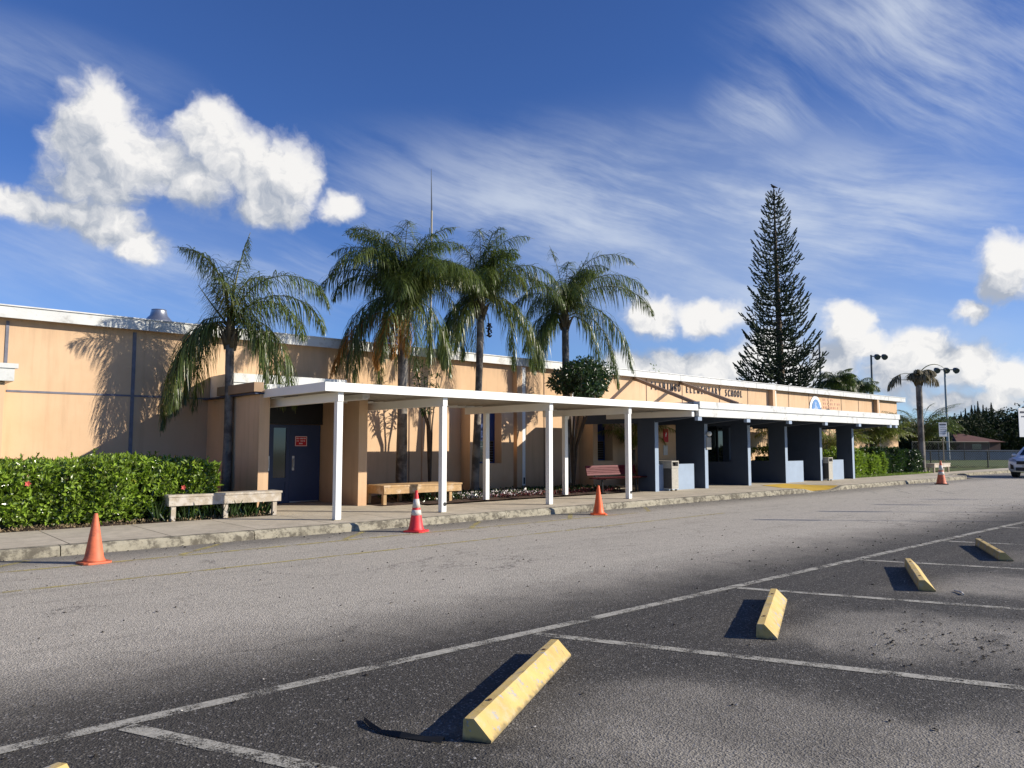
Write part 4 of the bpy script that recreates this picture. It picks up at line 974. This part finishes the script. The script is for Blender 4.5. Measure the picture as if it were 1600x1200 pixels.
# bedding, ground cover
def cover(name, label, cat, x0, x1, y0, y1, z, n, ls, m, seed, long_=False):
    rr = random.Random(seed); g_ = MB()
    for _ in range(n):
        x, y = rr.uniform(x0, x1), rr.uniform(y0, y1); s_ = ls*rr.uniform(.6, 1.3)
        d = (rndv(rr)*(.5 if long_ else .8)+Vector((0, 0, .9))).normalized(); g_.leaf(Vector((x, y, z+(0 if long_ else rr.uniform(0, .10)))), d, rndv(rr), s_, s_*(.10 if long_ else .6))
    return tag(g_.build(name, m, None, org=((x0+x1)/2, (y0+y1)/2, z)), label, cat, kind='stuff')
cover('bedding_flowers', 'tiny white and pink bedding flowers at the foot of the third palm', 'flowers', 12.8, 15.9, 16.15, 17.3, .17, 900, .055, M_flowerw, 51)
cover('bedding_leaves', 'low green bedding leaves in the bed under the canopy', 'ground cover', 11.2, 19.3, 16.2, 18.2, .15, 2600, .09, M_leafd, 52)
cover('strappy_weeds', 'tuft of strappy weeds behind the weathered bench', 'weeds', 4.6, 6.95, 15.45, 16.4, .13, 700, .40, M_leafd, 53, True)
cover('red_groundcover', 'reddish low leaves in the mulch bed', 'ground cover', 13.6, 19.0, 16.0, 16.9, .15, 1100, .07, mat('red leaf', (.13, .025, .025), .7, island=.4), 54)
cover('hedge_litter', 'dry leaf litter along the hedge foot', 'leaf litter', -1.5, 7.0, 15.38, 15.75, .10, 1500, .05, mat('dry leaves', (.20, .15, .08), .9, island=.5), 55)
cover('verge_grass', 'grass fringe along the sidewalk by the far hedges', 'grass', 34.6, 44, 15.4, 15.9, .12, 3000, .13, M_leafp, 56, True)

# ------------------------------------------------------------------ the pine with its bird
px_, py_ = 67.7, 37.1
pt = thing('norfolk_pine', 'very tall dark conical pine rising behind the school roof', 'tree', (px_, py_, 0))
rr = random.Random(77); H_ = 26.6
MB().tube([(px_, py_, 0), (px_+.2, py_, 10), (px_-.1, py_, 20), (px_-.15, py_, H_)], [.45, .33, .17, .04], 12).build('trunk', M_bark, pt, smooth=True)
g = MB(); z = 4.4; tier = 0
while z < H_-.25:
    f = (z-4.4)/(H_-4.4); Lb = (4.5*(1-f)**.74+.30)*(1.0 if f > .06 else .8); nb_ = 7 if f < .5 else 6; a0 = tier*.9+rr.uniform(-.3, .3)
    for k in range(nb_):
        if rr.random() < .07: continue
        a = a0+k*2*PI/nb_+rr.uniform(-.28, .28); L_ = Lb*rr.uniform(.68, 1.13); h = Vector((math.cos(a), math.sin(a), 0)); sd_ = Vector((-h.y, h.x, 0))
        base = Vector((px_-.15*f, py_, z+rr.uniform(-.18, .18))); pts = []
        rise = .02+.50*f+rr.uniform(-.06, .08)
        for s_ in range(7):
            t_ = s_/6; pts.append(base+h*L_*t_*(1-.05*t_)+Vector((0, 0, L_*(rise*t_-.16*math.sin(t_*PI)+.20*t_**3))))
        g.tube(pts, [.045, .04, .035, .03, .03, .025, .02], 4)
        nbr = max(4, int(L_*(4.9-1.3*f)))
        for j in range(nbr):                        # cord like branchlets, drooping then curving up
            t_ = .20+.80*j/nbr; x = t_*6; i = min(5, int(x)); p = pts[i].lerp(pts[i+1], x-i); sg_ = 1 if j % 2 else -1
            l = (.32+.55*math.sin(PI*min(1, t_*.85)))*rr.uniform(.7, 1.3)*(.55+.5*(1-f)); dd = (h*.5+sd_*sg_*rr.uniform(.4, 1.1)+Vector((0, 0, rr.uniform(-.1, .35)))).normalized()
            q = p+dd*l*.5+Vector((0, 0, -.03)); e = p+dd*l+Vector((0, 0, l*rr.uniform(.2, .5))); r_ = (.068-.024*f)*rr.uniform(.75, 1.3)
            g.tube([p, q, e], [r_*.7, r_, r_*.75], 4)
        e = pts[-1]; g.tube([pts[-2], e, e+h*.16+Vector((0, 0, .20))], [.045, .08-.02*f, .05], 5)
    z += (.60-.10*f)*rr.uniform(.8, 1.2); tier += 1
g.tube([(px_-.15, py_, H_-.5), (px_-.15, py_, H_+.25)], [.12, .05], 5)
g.build('crown', M_pine, pt)
bd = thing('perched_bird', 'small dark bird perched on the very top of the tall pine', 'bird', (px_-.15, py_, H_+.25))
bx, by, bz = px_-.15, py_, H_+.42
g = MB(); ax_ = -RH
g.tube([Vector((bx, by, bz))-ax_*.42+Vector((0, 0, -.10)), Vector((bx, by, bz))-ax_*.22+Vector((0, 0, -.03)), Vector((bx, by, bz)), Vector((bx, by, bz))+ax_*.16+Vector((0, 0, .12)), Vector((bx, by, bz))+ax_*.20+Vector((0, 0, .24)), Vector((bx, by, bz))+ax_*.34+Vector((0, 0, .23))], [.02, .07, .14, .10, .065, .01], 10)
for s_ in (-.05, .05): g.tube([Vector((bx, by, bz-.10))+FH*s_, Vector((bx, by, bz-.22))+FH*s_], .012, 5)
g.build('body', M_debris, bd, smooth=True)

# ------------------------------------------------------------------ background trees and palms
def at(px, dist, z=0.0):
    d = ray(px, HOR); d.z = 0; d = d/d.dot(FH)*dist; return Vector((d.x, d.y, z))
def bg_tree(px, dist, h, wd, label, seed, m=None, n=3200):
    if n > 1000: h *= .74
    p = at(px, dist); t_ = thing('broadleaf_tree', label, 'tree', p, 'dark trees beyond the field')
    MB().tube([p, p+Vector((0, 0, h*.55))], [.22, .12], 7).build('trunk', M_bark, t_)
    leafy(t_, 'crown', p+Vector((0, 0, h*.52)), (wd*1.15, wd, h*.52), n, .50 if n > 1000 else .25, m or M_leaff, seed, 22)
wh = ['behind the dying palm trunk', 'left of the signpost, its crown lowest', 'behind the pale sign on its post', 'left of the red tiled house roof', 'directly behind the red tiled roof, under the spiky conifers', 'right of the red tiled roof', 'tall and wide, left of the white car', 'above the white car', 'at the right edge of the picture']
for i, (x, dd, h, wd) in enumerate(((1440, 92, 5.2, 4.0), (1462, 96, 5.6, 4.5), (1484, 112, 7.6, 5.0), (1503, 108, 7.8, 5.2), (1527, 135, 9.0, 6.0), (1552, 118, 8.6, 5.5), (1576, 112, 9.2, 6.0), (1602, 116, 9.8, 6.2), (1632, 112, 9.5, 6.0))):
    bg_tree(x, dd, h, wd, 'dark broadleaf tree beyond the field, '+wh[i], 100+i)
bg_tree(1425, 100, 4.6, 4, 'low dark broadleaf tree beyond the end of the school, half hidden by the clump palm', 120)
def conifer(px, dist, h, w_, label, seed):
    h *= .86
    p = at(px, dist); t_ = thing('conifer', label, 'tree', p, 'spiky conifers on the skyline'); rr = random.Random(seed)
    MB().tube([p, p+Vector((0, 0, h))], [.2, .04], 6).build('trunk', M_bark, t_); g_ = MB()
    for _ in range(2200):
        f = rr.random()**.8; z = h*(.2+.8*f); r_ = w_*1.5*(1-f)**1.0*rr.uniform(.2, 1)*(.7+.3*math.sin(z*3+seed)); a = rr.uniform(0, 6.28)
        q = p+Vector((r_*math.cos(a), r_*math.sin(a), z)); g_.leaf(q, (Vector((math.cos(a), math.sin(a), 1.3))).normalized(), Vector((0, 0, 1)), .15+.45*(1-f), .06+.18*(1-f))
    g_.build('crown', M_leaffd, t_)
cl = ['first and shortest from the left', 'second from the left, isolated', 'tall one opening the main cluster', 'tallest of the main cluster', 'close behind the tallest', 'in the middle after the gap', 'short one near the right', 'last tall one at the right']
for i, (x, h, w_) in enumerate(((1504, 9.6, .9), (1511, 10.4, .9), (1521, 11.1, 1.1), (1531, 12.0, 1.1), (1526, 11.0, 1.0), (1539, 11.2, 1.1), (1544, 10.6, .9), (1552, 11.7, 1.2))):
    conifer(x, 150, h, w_, 'slim dark conifer on the skyline, '+cl[i], 200+i)
def far_palm(px, dist, h, label, seed):
    p = at(px, dist); t_ = thing('far_palm', label, 'palm tree', p, 'palms behind the roof'); rr = random.Random(seed); lf = MB(); rc = MB()
    MB().tube([p, p+Vector((0, 0, h))], [.2, .15], 8).build('trunk', M_trunk, t_)
    for i in range(30): frond(lf, rc, p+Vector((0, 0, h+.5)), rr.uniform(0, 6.28), R(rr.uniform(20, 80)), 2.7*rr.uniform(.8, 1.1), R(rr.uniform(80, 130)), seed*50+i, lw=.05, ll=.95, n=44, thick=.04)
    c_ = lf.build('crown', M_palm, t_); rc.build('rachis', M_rachis, c_)
g = MB(); rr = random.Random(88)
for _ in range(9000):
    q = at(rr.uniform(1405, 1700), rr.uniform(99, 106)); s_ = rr.uniform(.35, .7); q.z = rr.random()**1.3*(3.4+.8*math.sin(q.x*.35)+.5*math.sin(q.y*.9)); g.leaf(q, (rndv(rr)-FH*.5+Vector((0, 0, .3))).normalized(), Vector((0, 0, 1)), s_, s_*.5)
q = at(1540, 97); tag(g.build('thicket', M_leaff, None, org=(q.x, q.y, 0)), 'dark undergrowth under the trees beyond the field', 'thicket', kind='stuff')
far_palm(1310, 75, 7.2, 'palm crown behind the roof just right of the tall pine', 61)
far_palm(1345, 78, 7.0, 'palm crown behind the roof beside the thin lamp pole', 62)
far_palm(1326, 84, 7.4, 'palm crown behind the roof between two other palm crowns', 63)
bg_tree(1020, 62, 7.6, 1.0, 'small tree top peeking over the roof above the first letters', 130, M_leafh, 1000)
bg_tree(1066, 66, 7.4, .8, 'tiny tree top peeking over the roof above the gap in the lettering', 131, M_leafh, 900)
bg_tree(1262, 66, 6.6, 3.2, 'dark bushy tree top between the tall pine and the roof palms', 132, M_leaff, 990)

# ------------------------------------------------------------------ fence, field, poles, house, sign posts
def fence(a, c, h, label, step=3.0, mesh=.22):
    a, c = Vector((*a, 0)), Vector((*c, 0)); t_ = thing('chain_link_fence', label, 'fence', a); n = int((c-a).length/step); d = (c-a)/n
    for i in range(n+1): p = a+d*i; MB().tube([p, p+Vector((0, 0, h))], .045, 6).build('post', M_fence, t_)
    MB().tube([a+Vector((0, 0, h)), c+Vector((0, 0, h))], .035, 6).build('top_rail', M_fence, t_)
    g_ = MB(); L = (c-a).length; u = (c-a).normalized(); k = -h
    while k < L:
        for sg_ in (1, -1):
            s0, s1 = max(0, k), min(L, k+h)
            if s1 > s0:
                z0 = (s0-k) if sg_ > 0 else h-(s0-k); z1 = (s1-k) if sg_ > 0 else h-(s1-k)
                g_.bar(a+u*s0+Vector((0, 0, z0)), a+u*s1+Vector((0, 0, z1)), .010, .010)
        k += mesh
    w_ = g_.build('mesh_wire', M_fence, t_)
fence((51.0, 21.5), (68, 6.5), 1.25, 'low chain link fence at the near side of the field', 3.6, .16)
fa = at(1425, 80); fb = at(1545, 84)
fence((fa.x, fa.y), (fb.x, fb.y), 2.0, 'taller chain link fence across the far side of the field', 3.0, .35)
wa, wb = at(1420, 86), at(1680, 86)
g = MB(); g.bar((wa.x, wa.y, .5), (wb.x, wb.y, .5), .25, 1.2)
o = g.build('perimeter_wall', M_bluewall, None, org=(wa.x, wa.y, 0)); tag(o, 'long low blue grey wall on the far side of the field', 'wall')
hp = at(1529, 90); hs_ = thing('house', 'low house with red tiled hip roof behind the far wall', 'house', hp)
def hb(x, y, z): return (hp.x+RH.x*x+FH.x*y, hp.y+RH.y*x+FH.y*y, z)
g = MB(); g.add([hb(-2.6, 0, 0), hb(2.6, 0, 0), hb(2.6, 7, 0), hb(-2.6, 7, 0), hb(-2.6, 0, 2.05), hb(2.6, 0, 2.05), hb(2.6, 7, 2.05), hb(-2.6, 7, 2.05)], [(0, 1, 5, 4), (1, 2, 6, 5), (2, 3, 7, 6), (3, 0, 4, 7)]); g.build('wall', M_house, hs_)
g = MB(); g.add([hb(-2.9, -.6, 2.02), hb(2.9, -.6, 2.02), hb(2.9, 7.6, 2.02), hb(-2.9, 7.6, 2.02), hb(-1.0, 3.5, 3.05), hb(.2, 3.5, 3.05)], [(0, 1, 5, 4), (1, 2, 5), (2, 3, 4, 5), (3, 0, 4), (3, 2, 1, 0)]); g.build('roof', M_tile, hs_)
g = MB(); g.add([hb(-.8, -.03, .9), hb(.3, -.03, .9), hb(.3, -.03, 1.8), hb(-.8, -.03, 1.8)], [(0, 1, 2, 3)]); g.build('window', M_glass, hs_)
def field_light(px, dist, h, n, label, m):
    p = at(px, dist); t_ = thing('field_light', label, 'light pole', p, 'tall light poles beyond the school')
    MB().tube([p, p+Vector((0, 0, h))], [.16, .10], 10).build('pole', m, t_)
    if n:
        MB().bar(p+Vector((0, 0, h-.15))-RH*1.1*(n > 2), p+Vector((0, 0, h-.15))+RH*1.3, .10, .10).build('crossarm', M_pole, t_)
        for k in range(n):
            q = p+Vector((0, 0, h-.1))+RH*((k-(n-1)/2)*1.05 if n > 2 else .5+.8*k)
            g_ = MB(); g_.tube([q+Vector((0, 0, .05)), q-FH*.25+Vector((0, 0, -.10)), q-FH*.5+Vector((0, 0, -.25))], [.16, .30, .32], 10); g_.build('lamp_head', M_pole, t_)
field_light(1481.5, 83, 10.1, 3, 'pale slim field light with three heads right of the dying palm', M_polel)
field_light(1366.5, 83, 11.6, 2, 'dark field light with heads on one side above the building end', M_pole)
field_light(1285.5, 83, 13.2, 0, 'bare dark pole beside the right flank of the tall pine', M_pole)
def signpost(x, y, z0, z1, w_, label, hh, lines, grp=None, zb=.15, tilt=0.0, cat='sign', m=M_post):
    t_ = thing('sign_post', label, cat, (x, y, zb), grp, YAW-R(90)+tilt)
    B(-.025, .025, -.02, .02, 0, z1-zb+.03).build('post', m, t_, local=True)
    B(-w_/2, w_/2, -.030, -.022, z0-zb, z1-zb).build('plate', M_sign, t_, local=True, bevel=.002)
    g_ = MB(); rr_ = random.Random(3); z = z1-zb-.07
    g_.box(-w_*.40, w_*.40, -.034, -.031, z-hh*.08, z)
    for k in range(lines):
        zz = z-.10-k*(z1-z0-.24)/lines; x_ = -w_*.33
        while x_ < w_*.33: g_.box(x_, x_+.010, -.034, -.031, zz-.03, zz); g_.box(x_+.011, x_+.024, -.034, -.031, zz-.03*rr_.random()-.006, zz-.001); x_ += .036
    g_.build('lettering', M_letter, t_, local=True); return t_
signpost(46.9, 15.85, 2.12, 2.92, .46, 'white sign with dark heading on a thin tan post behind the far cone', .8, 5)
s0 = signpost(19.03, 4.78, 1.80, 2.42, .45, 'white bay sign cut by the right edge of the picture above the car', .5, 1, 'bay signs at the heads of the parking stalls', 0, cat='sign', tilt=R(14))
for k in range(1, 4):
    c_ = copy_tree(s0); c_.location = (18.93+3.2*k, 4.82, 0); c_['label'] = 'white bay sign beyond the right edge, seen only by its shadow on the asphalt'

# ------------------------------------------------------------------ car
def car(x, y, rz):
    t_ = thing('parked_car', 'white compact suv with black grille parked at the right edge', 'car', (x, y, 0), None, rz)
    # local: front towards -x, width along y
    prof = [(0.02, .42), (-.02, .62), (.02, .80), (.14, .95), (.95, 1.06), (1.10, 1.10), (1.85, 1.58), (2.3, 1.66), (3.3, 1.66), (4.05, 1.50), (4.35, 1.10), (4.42, .85), (4.40, .45), (4.25, .30), (.22, .28)]
    rings = []; ys = [-.92, -.90, -.80, -.55, 0, .55, .80, .90, .92]
    g_ = MB(); vv = []; n = len(prof)
    for yy in ys:
        k = abs(yy)/.92
        for (px, pz) in prof:
            zz = pz; ins = 0
            if pz > 1.12: zz = 1.12+(pz-1.12)*(1-.10*k**4); 
            y2 = yy*(1-.20*max(0, (pz-1.0))/.66) if k > .5 else yy*(1-.1*max(0, (pz-1.0))/.66)
            fr = .22*k**4 if px < 1.0 else (-.15*k**4 if px > 4 else 0)
            if abs(yy) > .915: zz = .30+(zz-.30)*.985
            vv.append((px+fr, y2, zz))
    ff = []
    for i in range(len(ys)-1):
        for j in range(n): j2 = (j+1) % n; ff.append((i*n+j, i*n+j2, (i+1)*n+j2, (i+1)*n+j))
    ff.append(tuple(range(n-1, -1, -1))); ff.append(tuple((len(ys)-1)*n+j for j in range(n)))
    g_.add(vv, ff); body = g_.build('body', M_carw, t_, smooth='all', local=True)
    body.data.polygons.foreach_set('use_smooth', [True]*len(body.data.polygons))
    MB().add([(1.13, -.70, 1.125), (1.13, .70, 1.125), (1.80, .62, 1.565), (1.80, -.62, 1.565)], [(0, 1, 2, 3)]).build('windscreen', M_glass, t_, local=True)
    for s_ in (-1, 1):
        MB().add([(1.35, s_*.925, 1.13), (4.0, s_*.925, 1.13), (3.8, s_*.80, 1.50), (1.95, s_*.80, 1.54)], [(0, 1, 2, 3)]).build('side_window', M_glass, t_, local=True)
        hl = MB(); hl.prism([(.50, .86), (.80, .90), (.86, .98), (.62, .95)], (0, 0, 0), (0, s_, 0), (0, 0, 1), (.06, 0, 0))
        hl = MB().add([(.02, s_*.48, .80), (.06, s_*.70, .82), (.22, s_*.885, .86), (.36, s_*.905, .96), (.16, s_*.72, .965), (.07, s_*.50, .90)], [(0, 1, 2, 3, 4, 5)]); hl.build('headlight', M_lens, t_, local=True)
        MB().add([(.02, s_*.60, .42), (.10, s_*.78, .44), (.19, s_*.84, .60), (.08, s_*.78, .70), (.0, s_*.62, .62)], [(0, 1, 2, 3, 4)]).build('fog_lamp_recess', M_plast, t_, local=True)
        for wx in (.85, 3.55):
            w_ = MB().tube([(wx, s_*.70, .34), (wx, s_*.93, .34)], .34, 24).build('wheel', M_tyre, t_, local=True)
            MB().tube([(wx, s_*.931, .34), (wx, s_*.945, .34)], .22, 16).build('rim', M_steel, w_, local=True)
        MB().ball((1.35, s_*1.02, 1.12), .11, 8, 6, (.8, 1.1, .7)).build('mirror', M_carw, t_, local=True, smooth=True)
    MB().box(-.045, .02, -.46, .46, .68, .84).build('grille', M_plast, t_, local=True)
    MB().box(-.05, .05, -.50, .50, .36, .52).build('lower_intake', M_plast, t_, local=True)
    MB().box(-.055, -.02, -.60, .60, .30, .34).build('skid_strip', M_steel, t_, local=True)
    MB().box(-.052, -.046, -.20, .20, .545, .65).build('number_plate', mat('blank plate', (.5, .5, .48), .5), t_, local=True)
car(44.2, 11.15, R(-4))

# ------------------------------------------------------------------ litter on the ground
sk = thing('rubber_strap', 'dark curled strip of rubber lying on the asphalt left of the nearest wheel stop', 'strip', (2.45, 3.75, 0))
g = MB(); pp = [(2.41, 4.02), (2.38, 3.90), (2.38, 3.78), (2.43, 3.66), (2.50, 3.54), (2.56, 3.44)]
vv = []; 
for i, (x, y) in enumerate(pp): wd = .006+.014*(i/5); vv += [(x-wd, y-wd*.4, .006), (x+wd, y+wd*.4, .006), (x+wd*.3, y, .022+.01*(i % 2))]
g.add(vv, [q_ for i in range(len(pp)-1) for q_ in ((3*i, 3*i+3, 3*i+5, 3*i+2), (3*i+1, 3*i+2, 3*i+5, 3*i+4))]); g.build('strip', M_rubber, sk)
g = MB(); g.tube([(9.36, 3.12, .012), (9.28, 3.02, .016), (9.20, 2.98, .012)], .010, 5)
tag(g.build('stick', M_chip, None, org=(9.28, 3.02, 0)), 'pale stick lying by the end of the third wheel stop', 'stick')
rr = random.Random(31); g = MB()
def blob(g_, x, y, s_, rr_):
    n = 6; a0 = rr_.random()*6; v = [(x+s_*rr_.uniform(.4, 1)*math.cos(a0+k), y+s_*rr_.uniform(.4, 1)*math.sin(a0+k), .004+rr_.uniform(0, .25)*s_) for k in range(n)]
    v.append((x, y, s_*rr_.uniform(.3, .8)+.004)); g_.add(v, [(k, (k+1) % n, n) for k in range(n)])
for _ in range(150):
    x = rr.gauss(6.9, .55); y = rr.gauss(2.3, .45); blob(g, x, y, rr.uniform(.008, .022), rr)
for _ in range(900):
    x = rr.uniform(0, 26); y = rr.uniform(.8, 12.5); blob(g, x, y, rr.uniform(.006, .02), rr)
for _ in range(220):
    x = rr.uniform(9, 26); y = rr.gauss(5.6, .8); blob(g, x, y, rr.uniform(.01, .03), rr)
for _ in range(260):
    x = rr.uniform(-1, 34); y = 12.78-rr.random()**2*.35; blob(g, x, y, rr.uniform(.01, .03), rr)
tag(g.build('dark_litter', M_debris), 'scattered dark seeds and leaf crumbs on the asphalt', 'leaf litter', kind='stuff')
g = MB()
for _ in range(260): blob(g, rr.uniform(0, 20), rr.uniform(1, 12.4), rr.uniform(.004, .014), rr)
tag(g.build('pale_litter', M_chip), 'scattered pale chips and scraps on the asphalt', 'litter', kind='stuff')
